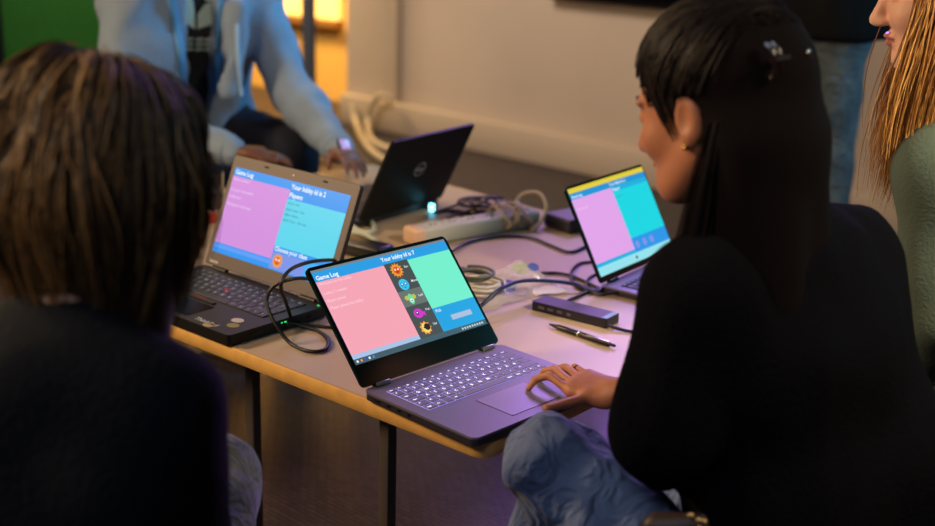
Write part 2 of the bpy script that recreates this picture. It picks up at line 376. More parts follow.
# ================================================================== LAPTOPS
GW = glow('lettering_white', (240, 248, 255), 1.05)
def ui_mats(): return [glow('ui_black', (8, 8, 10), .3)]
class Lap:
    def __init__(s, name, x, y, yaw, lid, W, D, L, th, label, base_m, lid_m, z=T, gap=.012):
        s.W, s.D, s.L, s.th, s.lid = W, D, L, th, math.radians(lid)
        s.root = empty(name, (x, y, z), math.radians(yaw), label=label, cat='laptop'); s.base_m, s.lid_m = base_m, lid_m
        s.up = V((0, -math.cos(s.lid), math.sin(s.lid))); s.nm = V((0, -math.sin(s.lid), -math.cos(s.lid)))
    def P(s, u, v, w=0.0): return V((0, 0, s.th)) + V((1, 0, 0))*u + s.up*v + s.nm*w      # a point of the lid
    def lidM(s): return Matrix(((1, s.up.x, s.nm.x, 0), (0, s.up.y, s.nm.y, 0), (0, s.up.z, s.nm.z, s.th), (0, 0, 0, 1)))
    def base(s, rad=.012, feet=.0025):
        b = MB(); b.prism(rr(0, -s.D, s.W, .002, rad), feet, s.th-.004, 0, None)
        b.prism(rr(-.0006, -s.D-.0006, s.W+.0006, .0026, rad), s.th-.0038, s.th, 1, None)
        o = b.build('base', s.base_m, s.root, auto=30)
        for u in (.03, s.W-.03):
            for v in (.02, s.D-.02): MB().box((u, -v, feet/2), (.035, .01, feet+.001), .0008).build('rubber_foot', mat('rubber', (20, 20, 20), .8), s.root)
        return o
    def lidbox(s, t=.006, rad=.010, v0=.004):
        b = MB(); M = s.lidM()
        b.prism(rr(0, v0, s.W, s.L, rad), -t, -.0002, 0, M); b.prism(rr(.0012, v0+.001, s.W-.0012, s.L-.0012, rad), -.0002, .0003, 1, M)
        s.lido = b.build('lid', s.lid_m, s.root, auto=30); return s.lido
    def hinge(s, us, w=.03, m=None):
        for u in us:
            MB().bar((u-w/2, 0, s.th), (u+w/2, 0, s.th), .0055, 12).build('hinge', m or s.base_m[0], s.root)
    def screen(s, u0, v0, u1, v1):
        s.sc = MB(); s.sm = []; s.r = (u0, v0, u1, v1)
    def mi(s, m):
        if m not in s.sm: s.sm.append(m)
        return s.sm.index(m)
    def S(s, a, b, k=0): u0, v0, u1, v1 = s.r; return s.P(u0+(u1-u0)*a, v1-(v1-v0)*b, .0006+.00012*k)     # a across, b down, both 0..1
    def panel(s, a0, b0, a1, b1, m, k=0): s.sc.add([s.S(a0, b1, k), s.S(a1, b1, k), s.S(a1, b0, k), s.S(a0, b0, k)], [(0, 1, 2, 3)], s.mi(m))
    def poly(s, pts, m, k=1): s.sc.add([s.S(p[0], p[1], k) for p in pts], [tuple(range(len(pts)))[::-1]], s.mi(m))
    def asp(s): u0, v0, u1, v1 = s.r; return (u1-u0)/(v1-v0)
    def disc(s, a, b, r, m, k=1, n=20, sy=1.0, spikes=0, depth=.25, rot=0.0):
        A = s.asp(); pts = []
        N_ = spikes*2 if spikes else n
        for i in range(N_):
            t = 2*math.pi*i/N_+rot; q = r*(1+depth) if (spikes and i % 2 == 0) else r
            pts.append((a+q*math.cos(t)/A, b+q*sy*math.sin(t)))
        pts = pts[::-1] if False else pts
        c = [s.S(a, b, k)]+[s.S(p[0], p[1], k) for p in pts]
        s.sc.add(c, [(0, 1+(i+1) % N_, 1+i) for i in range(N_)], s.mi(m))
    def text(s, body, a, b, h, m=None, k=3, align='LEFT', bold=.0):
        u0, v0, u1, v1 = s.r; H = v1-v0
        def fn(x, y): q = s.S(a, b, k); return q + V((1, 0, 0))*(x*H*h) + s.up*(y*H*h)
        s.sc.text(body, 1.0, fn, s.mi(m or GW), align, bold)
    def build_screen(s): return s.sc.build('screen', s.sm, s.lido, False)
    def keyboard(s, u0, v0, u1, v1, key_m, well_m, leg_m, legends=True, small=True, h=.0016):
        rows = [[1]*15, [1]*13+[2], [1.5]+[1]*12+[1.5], [1.75]+[1]*12+[1.25], [1.25]+[1]*11+[2.75], [1.25, 1, 1, 1.25, 5.5, 1.25, 1, 1, 1, 1]]
        txt = [['Esc']+['F%d' % i for i in range(1, 13)]+['Ins', 'Del'], list('^1234567890')+['ß', '´', '<-'], ['Tab']+list('QWERTZUIOPÜ+')+['⏎'], ['Caps']+list('ASDFGHJKLÖÄ#')+[''], ['⇧', '<']+list('YXCVBNM,.-')+['⇧'], ['Strg', 'Fn', '', 'Alt', '', 'AltGr', 'Strg', '<', '^', '>']]
        txt = [[t if t not in ('⏎', '⇧') else '^' for t in r] for r in txt]
        H = (v1-v0); rh = [H*.72/5.72]+[H/5.72]*5; g = .0016
        w = MB().box(((u0+u1)/2, -(v0+v1)/2, s.th+.0002), (u1-u0-.002, v1-v0-.002, .0006), 0, 0)
        v = v0
        for ri, r in enumerate(rows):
            unit = (u1-u0)/sum(r); u = u0
            for ki, kw in enumerate(r):
                ww = unit*kw; cu, cv = u+ww/2, v+rh[ri]/2
                w.box((cu, -cv, s.th+.0006+h/2), (ww-g*1.6, rh[ri]-g*1.6, h), .0005, 1, None, 1)
                t = txt[ri][ki]
                if legends and t:
                    sz = min(.0078 if len(t) == 1 else .0042, .85*rh[ri])
                    w.text(t, sz, lambda x, y, cu=cu, cv=cv, ww=ww, hh=rh[ri]: V((cu-ww*.30+x, -cv-hh*.12+y, s.th+.0008+h)), 2, 'LEFT', .00012, 1)
                u += ww
            v += rh[ri]
        return w.build('keyboard', [well_m, key_m, leg_m], s.root, False)

# ---- front laptop (open in the middle, slate grey, lit keys)
slate = mat('slate_shell', (112, 106, 122), .42, .35, var=.03, vscale=200)
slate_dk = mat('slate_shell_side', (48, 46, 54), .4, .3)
bez = mat('glossy_black_bezel', (9, 20, 20), .12, spec=.6)
tealh = mat('teal_black_hinge', (16, 40, 40), .25, .5)
A = Lap('laptop', -.1515, 1.7744, 45.85, 131.5, .3039, .2354, .2137, .0165, 'slate grey laptop with glowing keys at the table corner, pink and mint game screen', [slate_dk, slate], [tealh, bez])
A.base(.012); A.lidbox(.0055, .009)
A.hinge((.035, .269), .028, tealh)
for u in (.035, .269): MB().box((u, -.004, A.th+.004), (.027, .003, .007), .001).build('hinge_cover', mat('bright_hinge', (150, 150, 140), .3, .8), A.root)
key_m = mat('slate_key', (108, 100, 128), .5); well_m = glow('key_backlight', (160, 150, 240), 1.1); leg_m = glow('key_legend', (225, 222, 255), 2.2)
A.keyboard(.020, .026, .284, .122, key_m, well_m, leg_m)
tpd = MB().prism(rr(.098, -.217, .206, -.140, .003), A.th+.0001, A.th+.0005, 0).prism(rr(.0988, -.2162, .2052, -.1408, .003), A.th+.0005, A.th+.0007, 1)
tpd.build('touchpad', [mat('pad_rim', (44, 40, 54), .4), mat('pad_surface', (130, 122, 144), .35, .3)], A.root, False)
# ports on the left side
for v, w in ((.03, .012), (.055, .009), (.078, .007), (.10, .006)): MB().box((-.0008, -v, .0085), (.0016, w, .004), .0006).build('port', mat('port_black', (4, 4, 5), .4), A.root)
A.screen(.0065, .041, .2975, .2075)
ph, pinkA, mint, cy1, grey1, grey2 = glow('ui_header_blue', (44, 158, 228)), glow('ui_pink', (246, 166, 182), 1.0), glow('ui_mint', (118, 240, 205)), glow('ui_blue', (40, 164, 226)), glow('ui_grey', (78, 84, 84), .9), glow('ui_grey_light', (112, 122, 118), .9)
A.panel(0, 0, 1, 1, ph); A.panel(0, 0, 1, .022, glow('ui_strip', (120, 132, 138)), 1)
A.panel(0, .125, .487, .90, pinkA, 1); A.panel(0, .90, .487, .945, glow('ui_pale_blue', (170, 196, 232)), 1)
A.panel(.487, .115, .665, .945, grey1, 1); A.panel(.487, .43, .665, .60, grey2, 2)
A.panel(.665, .125, 1, .685, mint, 1); A.panel(.665, .685, 1, .945, cy1, 1); A.panel(.77, .80, .93, .855, glow('ui_button', (176, 192, 220)), 2)
A.panel(0, .945, 1, 1, glow('ui_taskbar', (78, 104, 116), .8), 1)
for i, c in enumerate(((230, 240, 250), (240, 150, 60), (60, 90, 200), (240, 240, 240), (70, 150, 240))): A.disc(.02+.028*i, .972, .016, glow('task_icon_%d' % i, c), 3, 4, rot=.785)
for i in range(9): A.panel(.80+.02*i, .962, .812+.02*i, .984, glow('tray_icon', (200, 214, 220)), 3)
A.text('Game Log', .012, .108, .064, bold=.022); A.text('Your lobby id is 7', .485, .085, .062, bold=.022)
for i, (t, b_) in enumerate((('Welcome to the lobby', .165), ('Lobby 7 created', .265), ('Player joined', .345), ('Player joined the lobby', .42))): A.text(t, .015, b_, .042, glow('ui_soft_white', (255, 214, 224)), bold=.004)
A.text('Pick', .68, .735, .045, bold=.006)
blk = glow('ui_icon_dark', (50, 30, 30))
def icons(L, cx, y0, dy, r):
    o1, o2 = glow('icon_orange', (246, 160, 50)), glow('icon_orange_dark', (226, 92, 40))
    L.disc(cx, y0, r*.92, o1, 3, spikes=13, depth=.45); L.disc(cx, y0, r*.7, o2, 4)
    for sx in (-.3, .3): L.disc(cx+sx*r/L.asp(), y0-.15*r, r*.16, GW, 5, 10)
    L.disc(cx, y0+.3*r, r*.22, blk, 5, 10, .6)
    y = y0+dy; c1, c2 = glow('icon_cyan', (60, 196, 236)), glow('icon_cyan_dark', (24, 116, 190))
    L.disc(cx, y, r, c1, 3)
    for sx in (-.38, .38): L.disc(cx+sx*r/L.asp(), y-.1*r, r*.3, c2, 4, 12); L.disc(cx+sx*r/L.asp(), y-.12*r, r*.15, GW, 5, 10)
    L.disc(cx, y+.5*r, r*.3, c2, 4, 12, .3)
    y = y0+2*dy; g1 = glow('icon_green', (110, 222, 160)); g2 = glow('icon_olive', (196, 196, 70))
    L.disc(cx, y, r*.55, g1, 3, 16, 1.7)
    for sx in (-1, 1): L.disc(cx+sx*.75*r/L.asp(), y-.3*r, r*.34, g2, 3, spikes=6, depth=.5)
    L.disc(cx, y+.25*r, r*.34, GW, 4, 12); L.disc(cx, y+.3*r, r*.14, blk, 5, 8)
    y = y0+3*dy; p1 = glow('icon_magenta', (214, 56, 204)); 
    L.disc(cx, y, r*.95, p1, 3, 18, .85); L.poly([(cx+.6*r/L.asp(), y), (cx+1.35*r/L.asp(), y-.1*r), (cx+1.25*r/L.asp(), y+.75*r)], p1, 3)
    L.disc(cx-.2*r/L.asp(), y-.1*r, r*.34, glow('icon_violet', (96, 20, 120)), 4, 12); L.disc(cx-.2*r/L.asp(), y-.15*r, r*.14, GW, 5, 8)
    y = y0+4*dy; y1 = glow('icon_yellow', (244, 220, 110))
    L.disc(cx, y, r*.9, o1, 3, spikes=9, depth=.35); L.disc(cx+.05*r, y, r*.85, y1, 4, 18); L.disc(cx+.35*r/L.asp(), y-.12*r, r*.6, blk, 5, 16)
    L.disc(cx-.3*r/L.asp(), y-.1*r, r*.14, blk, 5, 8)
icons(A, .558, .205, .162, .062)
for i in range(5): A.text(('Sun', 'Moon', 'Leaf', 'Fish', 'Star')[i], .618, .20+.162*i, .036, bold=.004)
A.build_screen()
MB().bm((lambda bm: (bmesh.ops.create_circle(bm, cap_ends=True, segments=12, radius=.0018), bm)[1])(bmesh.new()), 0, Matrix.Translation(A.P(.152, .2105, .0006)) @ A.lidM().to_3x3().to_4x4()).build('webcam', mat('lens_black', (2, 2, 3), .1), A.lido, False)

# ---- left laptop (black, thick, faces the child in front)
blackm = mat('matte_black_shell', (24, 22, 24), .5, var=.1, vscale=60); blacks = mat('matte_black_side', (14, 13, 14), .5)
bezB = mat('brown_grey_bezel', (92, 82, 82), .5)
B = Lap('laptop', -.522, 2.3822, -40.41, 112.15, .3552, .2245, .2269, .022, 'thick black laptop on the left, pink and cyan game screen with wide brownish bezel', [blacks, blackm], [blackm, bezB])
B.base(.008); B.lidbox(.009, .006); B.hinge((.05, .305), .04, blacks)
keyB = mat('blue_black_key', (30, 33, 48), .4); B.keyboard(.028, .022, .327, .125, keyB, mat('key_well_black', (8, 8, 9), .6), mat('legend_grey', (170, 190, 210), .5, em=(150, 170, 200), es=.25))
MB().prism(rr(.10, -.212, .225, -.150, .006), B.th+.0001, B.th+.0006).build('touchpad', mat('pad_gloss', (12, 13, 16), .12), B.root, False)
MB().lathe([(.004, 0), (.004, .002), (.003, .003)], 12, 0, Matrix.Translation((.165, -.075, B.th+.0015))).build('pointing_stick', mat('red_nub', (190, 24, 30), .6), B.root)
MB().prism(rr(.115, -.1445, .21, -.1345, .002), B.th+.0001, B.th+.003, 0).prism(rr(.145, -.1365, .18, -.1355, .0004), B.th+.003, B.th+.0033, 1).build('click_buttons', [mat('button_black', (20, 19, 21), .4), MATS['red_nub']], B.root)
for u, v, mi_ in ((.318, -.165, 0), (.333, -.187, 1), (.302, -.214, 2)):
    MB().lathe([(.0125, 0), (.0125, .0004)], 20, 0, Matrix.Translation((u-.012, v, B.th)) @ Matrix.Diagonal((1, .8, 1, 1))).build('sticker', (mat('pale_sticker', (168, 160, 158), .5), mat('olive_sticker', (122, 116, 60), .5), mat('tan_sticker', (148, 136, 110), .5))[mi_], B.root, False)
MB().text('ThinkPad', .016, lambda x, y: V((.245+x, -.213+y, B.th+.0004)), 0, 'LEFT', .0003).build('palm_rest_lettering', mat('silver_letter', (190, 190, 195), .4, .3), B.root, False)
for v, w in ((.04, .014), (.075, .014), (.115, .02), (.165, .03)): MB().box((B.W+.0004, -v, .012), (.0016, w, .006), .0006).build('port', MATS['port_black'], B.root)
ledm = glow('green_led', (40, 220, 110), 1.5)
for c_, d_ in (((.345, -.012, B.th+.0006), (.005, .002, .001)), ((B.W+.001, -.1, .016), (.001, .004, .002)), ((B.W+.001, -.108, .016), (.001, .002, .002))): MB().box(c_, d_).build('status_light', ledm, B.root, False)
B.screen(.0125, .031, .3385, .2035)
pinkB, cyB, hdB = glow('ui_violet_pink', (212, 146, 222)), glow('ui_cyan', (92, 214, 238)), glow('ui_azure', (52, 152, 240))
B.panel(0, 0, 1, 1, hdB); B.panel(0, .10, .515, .885, pinkB, 1); B.panel(.515, .20, 1, .735, cyB, 1); B.panel(0, .90, .515, .945, glow('ui_periwinkle', (96, 160, 250)), 1)
B.panel(.515, .80, .80, .985, glow('ui_lilac_blue', (124, 150, 232)), 1); B.panel(.80, .80, 1, 1, glow('ui_sky', (70, 176, 246)), 1)
B.text('Game Log', .012, .075, .074, bold=.022); B.text('Your lobby id is 2', .52, .085, .076, bold=.022); B.text('Players', .52, .18, .076, bold=.022)
B.text('Choose your class', .525, .785, .07, bold=.018)
for t, b_ in (('Game started', .15), ('A player has joined', .27), ('Lobby two', .35), ('Waiting for the host', .44)): B.text(t, .012, b_, .05, glow('ui_pale_violet', (238, 206, 244)), bold=.004)
gy = glow('ui_slate_text', (70, 130, 150))
for t, b_ in (('player one', .255), ('player two - fish', .325), ('player three', .385), ('player four - the sun', .445)): B.text(t, .525, b_, .045, gy, bold=.004)
B.disc(.575, .89, .062, MATS['icon_orange'], 3, spikes=12, depth=.4); B.disc(.575, .89, .045, MATS['icon_orange_dark'], 4); B.disc(.565, .88, .013, GW, 5, 8); B.disc(.587, .88, .013, GW, 5, 8)
B.build_screen()
lb = MB().text('lenovo', .009, lambda x, y: B.P(.014+x, .010+y, .0006), 0, 'LEFT', .0003); lb.build('bezel_lettering', MATS['silver_letter'], B.lido, False)
for u in (.10, .265): MB().box((0, 0, 0), (.012, .0035, .0008), 0, 0, B.lidM() @ Matrix.Translation((u, .217, .0005))).build('lid_bumper', MATS['rubber'], B.lido)
MB().box((0, 0, 0), (.004, .003, .0006), 0, 0, B.lidM() @ Matrix.Translation((.178, .2145, .0006))).build('webcam', mat('webcam_lit', (190, 170, 180), .3), B.lido)

# ---- right laptop (thin, in front of the girl's face)
Cc = Lap('laptop', .2646, 2.3411, 53.29, 118.76, .3028, .215, .2053, .0155, 'thin dark laptop on the right by the long haired girl, yellow strip on its screen', [slate_dk, slate], [tealh, bez])
Cc.base(); Cc.lidbox(.0055, .008); Cc.hinge((.04, .26), .03, tealh)
Cc.keyboard(.02, .028, .283, .122, mat('grey_key', (58, 56, 66), .5), mat('key_well', (20, 20, 24), .6), MATS['legend_grey'])
MB().prism(rr(.1, -.205, .203, -.138, .003), Cc.th+.0001, Cc.th+.0006).build('touchpad', MATS['pad_surface'], Cc.root, False)
Cc.screen(.005, .016, .2978, .1995)
Cc.panel(0, 0, 1, 1, glow('ui_teal_blue', (30, 176, 222))); Cc.panel(0, 0, 1, .055, glow('ui_yellow', (226, 206, 60)), 1)
Cc.panel(0, .055, 1, .12, glow('ui_blue_deep', (34, 148, 214)), 1); Cc.panel(0, .125, .515, .86, glow('ui_orchid', (226, 164, 234)), 1)
Cc.panel(.515, .175, 1, .735, glow('ui_turquoise', (24, 214, 226)), 1); Cc.panel(.515, .735, 1, .90, glow('ui_blue_low', (44, 150, 232)), 1)
Cc.panel(0, .90, 1, 1, glow('ui_pale_cyan', (150, 226, 236)), 1)
Cc.text('Game Log', .01, .112, .05, bold=.008); Cc.text('Your lobby id is 2', .5, .105, .05, bold=.008); Cc.text('Players', .525, .17, .05, bold=.008)
Cc.text('player one', .53, .25, .04, MATS['ui_slate_text']); Cc.text('Game started', .02, .25, .04, MATS['ui_pale_violet'])
for i in range(3): Cc.disc(.57+.1*i, .82, .045, MATS['ui_lilac_blue'], 3, 14)
Cc.disc(.5, .95, .02, MATS['ui_icon_dark'], 3, 10); Cc.build_screen()

# ---- far laptop seen from behind
dlid = mat('black_lid_shell', (12, 14, 15), .5, 0, spec=.15)
D = Lap('laptop', -.0812+.006, 3.0124+.004, 234.95, 116.05, .3118, .225, .2208, .018, 'closed-backed black laptop seen from behind, round grey emblem on its lid', [blacks, blackm], [dlid, bezB])
D.base(); D.lidbox(.007, .008); D.hinge((.05, .26), .04, blacks)
D.keyboard(.02, .025, .29, .125, keyB, MATS['key_well_black'], MATS['legend_grey'], False)
MB().prism(rr(.1, -.215, .21, -.145, .003), D.th+.0001, D.th+.0006).build('touchpad', MATS['pad_gloss'], D.root, False)
D.screen(.008, .018, .304, .212); D.panel(0, 0, 1, 1, hdB); D.panel(0, .1, .5, .9, pinkB, 1); D.panel(.5, .2, 1, .8, cyB, 1); D.text('Game Log', .01, .08, .07); D.text('Players', .52, .18, .07); D.build_screen()
lgm = mat('emblem_grey', (150, 156, 162), .4, .2)
lg = MB()
def dl(x, y, w=-.0073): return D.P(.156-x, .120+y, w)
n_ = 32
for i in range(n_):
    a0, a1 = 2*math.pi*i/n_, 2*math.pi*(i+1)/n_
    lg.add([dl(.019*math.cos(a0), .019*math.sin(a0)), dl(.019*math.cos(a1), .019*math.sin(a1)), dl(.0168*math.cos(a1), .0168*math.sin(a1)), dl(.0168*math.cos(a0), .0168*math.sin(a0))], [(0, 1, 2, 3)])
lg.text('D', .012, lambda x, y: dl(x-.015, y-.004)).text('L', .012, lambda x, y: dl(x+.002, y-.004)).text('L', .012, lambda x, y: dl(x+.0085, y-.004))
lg.text('E', .012, lambda x, y: dl((x*.8-y*.6)-.003, (x*.6+y*.8)-.0055))
lg.build('emblem', lgm, D.lido, False)
#@@
# ================================================================== THINGS ON THE TABLE
def q(px, py, h=0.0):         # a point h above the table on that sight line
    return pz(px, py, T+h)
m_blk = mat('black_cable', (16, 16, 20), .45); m_navy = mat('navy_cable', (26, 34, 66), .4); m_grey = mat('grey_cable', (70, 66, 76), .5)
R_ = .0026
def tcab(name, pts, r, m, label, cat='cable', group=None):
    return cable(name, [q(p[0], p[1], (p[2] if len(p) > 2 else r+.0006)) for p in pts], r, m, label, cat, group)
# loops of black lead from the left laptop's side
tcab('charging_cable', [(291, 318, .018), (286, 302, .060), (281, 285, .10), (290, 270, .12), (310, 262, .125), (333, 260, .10), (352, 262, .05), (372, 270, .004)], .0034, m_blk, 'black cable arching from the side of the left laptop up behind the front screen')
tcab('charging_cable', [(287, 324, .014), (300, 326, .008), (318, 331), (328, 341), (324, 350), (308, 351), (290, 343), (274, 322, .034), (267, 302, .062), (272, 288, .085), (288, 280, .10), (308, 279, .09), (330, 290, .03), (345, 300, .006)], .0034, m_blk, 'black cable looping low over the table edge beside the left laptop')
tcab('charging_cable', [(292, 316, .012), (300, 322, .008), (316, 326), (340, 327), (366, 322)], .003, m_blk, 'short straight black lead between the left laptop and the front screen')
# power strip, lying diagonally, cream lead wrapped round it
s0, s1 = q(419, 248), q(541, 227); e = nrm(s1-s0); Lp = (s1-s0).length; an = math.atan2(e.y, e.x)
ps = empty('power_strip', (s0.x, s0.y, T), an, label='long white power strip with a cream lead wound around it', cat='power strip')
pb = MB().box((Lp*.5+.006, .028, .020), (Lp-.012, .056, .038), .008, 0, None, 3)
pb.build('housing', mat('off_white_plastic', (176, 178, 170), .45), ps)
MB().box((.008, .028, .020), (.03, .0575, .0395), .008, 0, None, 3).build('end_cap', mat('pinkish_end', (206, 170, 146), .5), ps)
for i in range(6):
    so = MB(); so.lathe([(.019, .0462), (.019, .0478), (.016, .0478), (.0155, .0468)], 20, 0, Matrix.Translation((.055+i*.052, .028, -.008)))
    for dx in (-.006, .006): so.lathe([(.0025, .0466), (.0025, .0485)], 8, 1, Matrix.Translation((.055+i*.052+dx, .028, -.008)))
    so.build('socket', [mat('socket_white', (196, 194, 188), .4), MATS['port_black']], ps)
MB().box((Lp-.045, .028, .041), (.016, .022, .008), .003).build('switch', mat('switch_red', (150, 40, 36), .4), ps)
# wound lead
wl = []
for i in range(61):
    t = i/60; a = 2*math.pi*4*t; x = Lp*(.66+.24*t)+.01*math.sin(a*2.3)
    wl.append(V((x, .028+.037*math.cos(a), .026+.032*math.sin(a)*(1 if math.sin(a) > 0 else .66))))
MB().tube(spline([wl[0]+V((0, 0, 0))]+wl[1:], 2), .0042, 8).build('wound_lead', mat('cream_lead', (188, 172, 146), .5), ps)
ex = spline([V((Lp*.90, .068, .034)), V((Lp*1.0, .075, .062)), V((Lp*1.05, .035, .072)), V((Lp*1.035, -.0, .05)), V((Lp*.95, -.02, .02)), V((Lp*.86, -.022, .006))], 8)
MB().tube(ex, .0042, 8).build('wound_lead', MATS['cream_lead'], ps)
# dark dock box
d0, d1 = q(541, 226), q(569, 235); e = nrm(d1-d0); an = math.atan2(e.y, e.x)
dk = empty('docking_box', (d0.x, d0.y, T), an, label='dark purple-topped dock box at the far end of the power strip', cat='dock'); ld = (d1-d0).length
MB().box((ld/2+.004, .05, .017), (ld-.006, .10, .031), .005).build('housing', mat('dock_shell', (34, 32, 46), .4), dk)
MB().prism(rr(.008, .006, ld-.002, .096, .005), .0328, .0336).build('top_panel', mat('dock_top', (120, 108, 140), .35), dk)
for x in (.02, .04): MB().box((x, -.0006, .015), (.012, .002, .005), .0005).build('port', MATS['port_black'], dk)
# tangle of thin black leads
def noise_path(pts, amp, n=4, h=.004):
    out = []
    for p in pts: out.append(q(p[0]+random.uniform(-amp, amp), p[1]+random.uniform(-amp, amp)*.5, h+random.uniform(0, .03)))
    return out
for i, (P, lab) in enumerate(((((435, 213), (455, 206), (472, 200), (486, 203), (497, 208), (489, 214), (474, 210), (462, 213)), 'upper loop of the thin black cable tangle behind the power strip'),
        (((438, 214), (452, 211), (466, 213), (480, 215), (494, 209), (502, 200), (490, 198), (478, 205)), 'lower strand of the thin black cable tangle behind the power strip'),
        (((447, 219), (458, 214), (468, 217), (480, 210), (490, 213), (500, 206), (508, 200)), 'right strand of the thin black cable tangle beside the wound lead'))):
    cable('thin_cable', noise_path(P, 1.5), .0036, m_blk, lab, 'cable', None)
for k in range(2):
    P = [q(478+20*math.cos(a*1.0+k)+k*12, 202+5*math.sin(a*1.0+k), .014+.018*abs(math.sin(a*.5+k))) for a in [j*.75 for j in range(9)]]
    cable('thin_cable', P, .0036, mat('blue_black_cable', (24, 24, 40), .4), ('dark coil bundled left of the wound lead', 'dark coil bundled right up against the wound lead')[k])
# glowing plug at the far laptop
g0 = q(434, 210)
gl = empty('lit_plug', (g0.x, g0.y, T), math.radians(-20), label='small cable plug glowing pale blue at the corner of the far laptop', cat='plug')
MB().box((0, 0, .009), (.012, .026, .014), .003).build('plug_body', m_blk, gl)
MB().box((0, -.015, .010), (.0135, .010, .019), .003).build('glowing_ring', glow('blue_glow', (120, 225, 255), 5.0), gl)
tcab('charging_cable', [(440, 211, .008), (458, 213), (476, 216, .014), (486, 218, .006)], .0036, m_blk, 'black lead of the glowing plug running to the power strip')
# cream leads by the far laptop's left
m_pale = mat('pale_cable', (176, 184, 170), .5)
tcab('loose_cable', [(360, 212, .01), (370, 220), (374, 229), (366, 233), (356, 229), (350, 224)], .0055, m_pale, 'upper pale cable loop under the far laptop')
tcab('loose_cable', [(352, 232), (366, 235, .009), (377, 243), (374, 250), (362, 253)], .0055, m_pale, 'lower pale cable loop behind the left laptop screen')
# black adapter behind the two front screens
a0 = q(366, 256); ad = empty('power_adapter', (a0.x, a0.y, T), math.radians(-35), label='black rounded power adapter between the left and the front laptop screens', cat='adapter')
MB().box((0, 0, .017), (.12, .055, .03), .010, 0, None, 3).build('housing', mat('adapter_black', (22, 20, 24), .35), ad)
MB().bar((.06, 0, .015), (.085, 0, .014), .006, 10).build('strain_relief', m_blk, ad)
# navy and black leads across the lilac part of the table
tcab('data_cable', [(452, 252, .006), (466, 243), (486, 238), (508, 236), (532, 238), (552, 246), (570, 252), (586, 246)], .0037, m_navy, 'long dark blue cable curving in front of the power strip')
tcab('data_cable', [(462, 268), (476, 272), (494, 277)], .0034, m_navy, 'short dark blue cable end beside the front screen, going into the clear bag')
tcab('data_cable', [(452, 330, .006), (468, 318, .012), (484, 303, .03), (502, 288, .05), (522, 281, .045), (548, 281, .03), (574, 284, .014), (596, 292, .005), (604, 285, .008)], .004, mat('bright_navy_cable', (22, 36, 78), .35), 'thick blue cable arching from behind the front screen to the right laptop')
tcab('data_cable', [(541, 273), (556, 273), (572, 276), (588, 283), (602, 289), (622, 292)], .0034, m_blk, 'black cable with a straight plug lying behind the thick blue one')
tcab('data_cable', [(593, 262), (580, 263), (572, 270), (571, 278), (577, 287), (590, 292), (604, 294, .006), (622, 292, .009)], .0030, m_blk, 'thin black cable looping once beside the right laptop')
tcab('data_cable', [(602, 272), (590, 277), (586, 285), (595, 294), (606, 295)], .0026, m_grey, 'small grey cable loop tucked under the right laptop corner')
tcab('data_cable', [(563, 303, .008), (574, 298), (588, 292), (600, 289), (612, 290)], .0034, m_blk, 'short black lead joining the hub to the right laptop')
tcab('data_cable', [(580, 230), (586, 234), (598, 236), (612, 240)], .0028, m_grey, 'grey cable leaving the dock box towards the right laptop')
# hub
h0, h1, h2 = q(531, 310), q(606, 329), q(553, 298); e = nrm(h1-h0); an = math.atan2(e.y, e.x); Lh = (h1-h0).length
hub = empty('usb_hub', (h0.x, h0.y, T), an, label='flat black rectangular hub with ports, beside the pen', cat='hub')
MB().prism(rr(0, 0, Lh, .048, .004), .001, .0175).build('housing', mat('hub_shell', (44, 40, 52), .4, .3), hub, auto=30)
MB().prism(rr(.001, .001, Lh-.001, .047, .004), .0176, .0181).build('top_panel', mat('hub_top', (52, 46, 60), .5, .2), hub)
MB().prism(rr(Lh-.012, .002, Lh-.0008, .046, .003), .0181, .0186).build('end_cap', mat('teal_end', (40, 120, 120), .3), hub)
for x, w in ((.022, .013), (.042, .013), (.062, .011), (.082, .008)): MB().box((x, -.0004, .0095), (w, .0014, .005), .0006).build('port', mat('port_grey', (110, 104, 118), .3, .5), hub)
tcab('data_cable', [(607, 325, .008), (616, 328, .006), (628, 331), (645, 333)], .0032, m_blk, 'black lead leaving the hub towards the girl\'s sleeve')
# pen
p0, p1 = q(549, 327), q(615, 349); e = nrm(p1-p0); an = math.atan2(e.y, e.x); Lq = (p1-p0).length
pen = empty('pen', (p0.x, p0.y, T+.0056), an, label='black ballpoint pen with silver clip lying beside the hub', cat='pen')
Mx = Matrix.Rotation(math.radians(90), 4, 'Y')
MB().lathe([(.0012, .0), (.0042, .018), (.0052, .022), (.0054, Lq*.45), (.0050, Lq*.45+.001), (.0050, Lq*.47), (.0054, Lq*.47+.001), (.0052, Lq-.014), (.004, Lq-.012)], 16, 0, Mx).build('barrel', mat('pen_black', (16, 16, 20), .3), pen)
MB().lathe([(.0051, Lq*.45), (.0058, Lq*.455), (.0058, Lq*.468), (.0051, Lq*.472)], 16, 0, Mx).build('ring', mat('silver', (190, 190, 194), .25, .9), pen)
MB().lathe([(.0028, Lq-.013), (.0028, Lq-.001), (.002, Lq)], 12, 0, Mx).build('push_button', MATS['pen_black'], pen)
MB().box((Lq-.034, -.0040, .0056), (.050, .0040, .0016), .0005).box((Lq-.0125, -.002, .004), (.003, .003, .005), .0005).build('clip', MATS['silver'], pen)
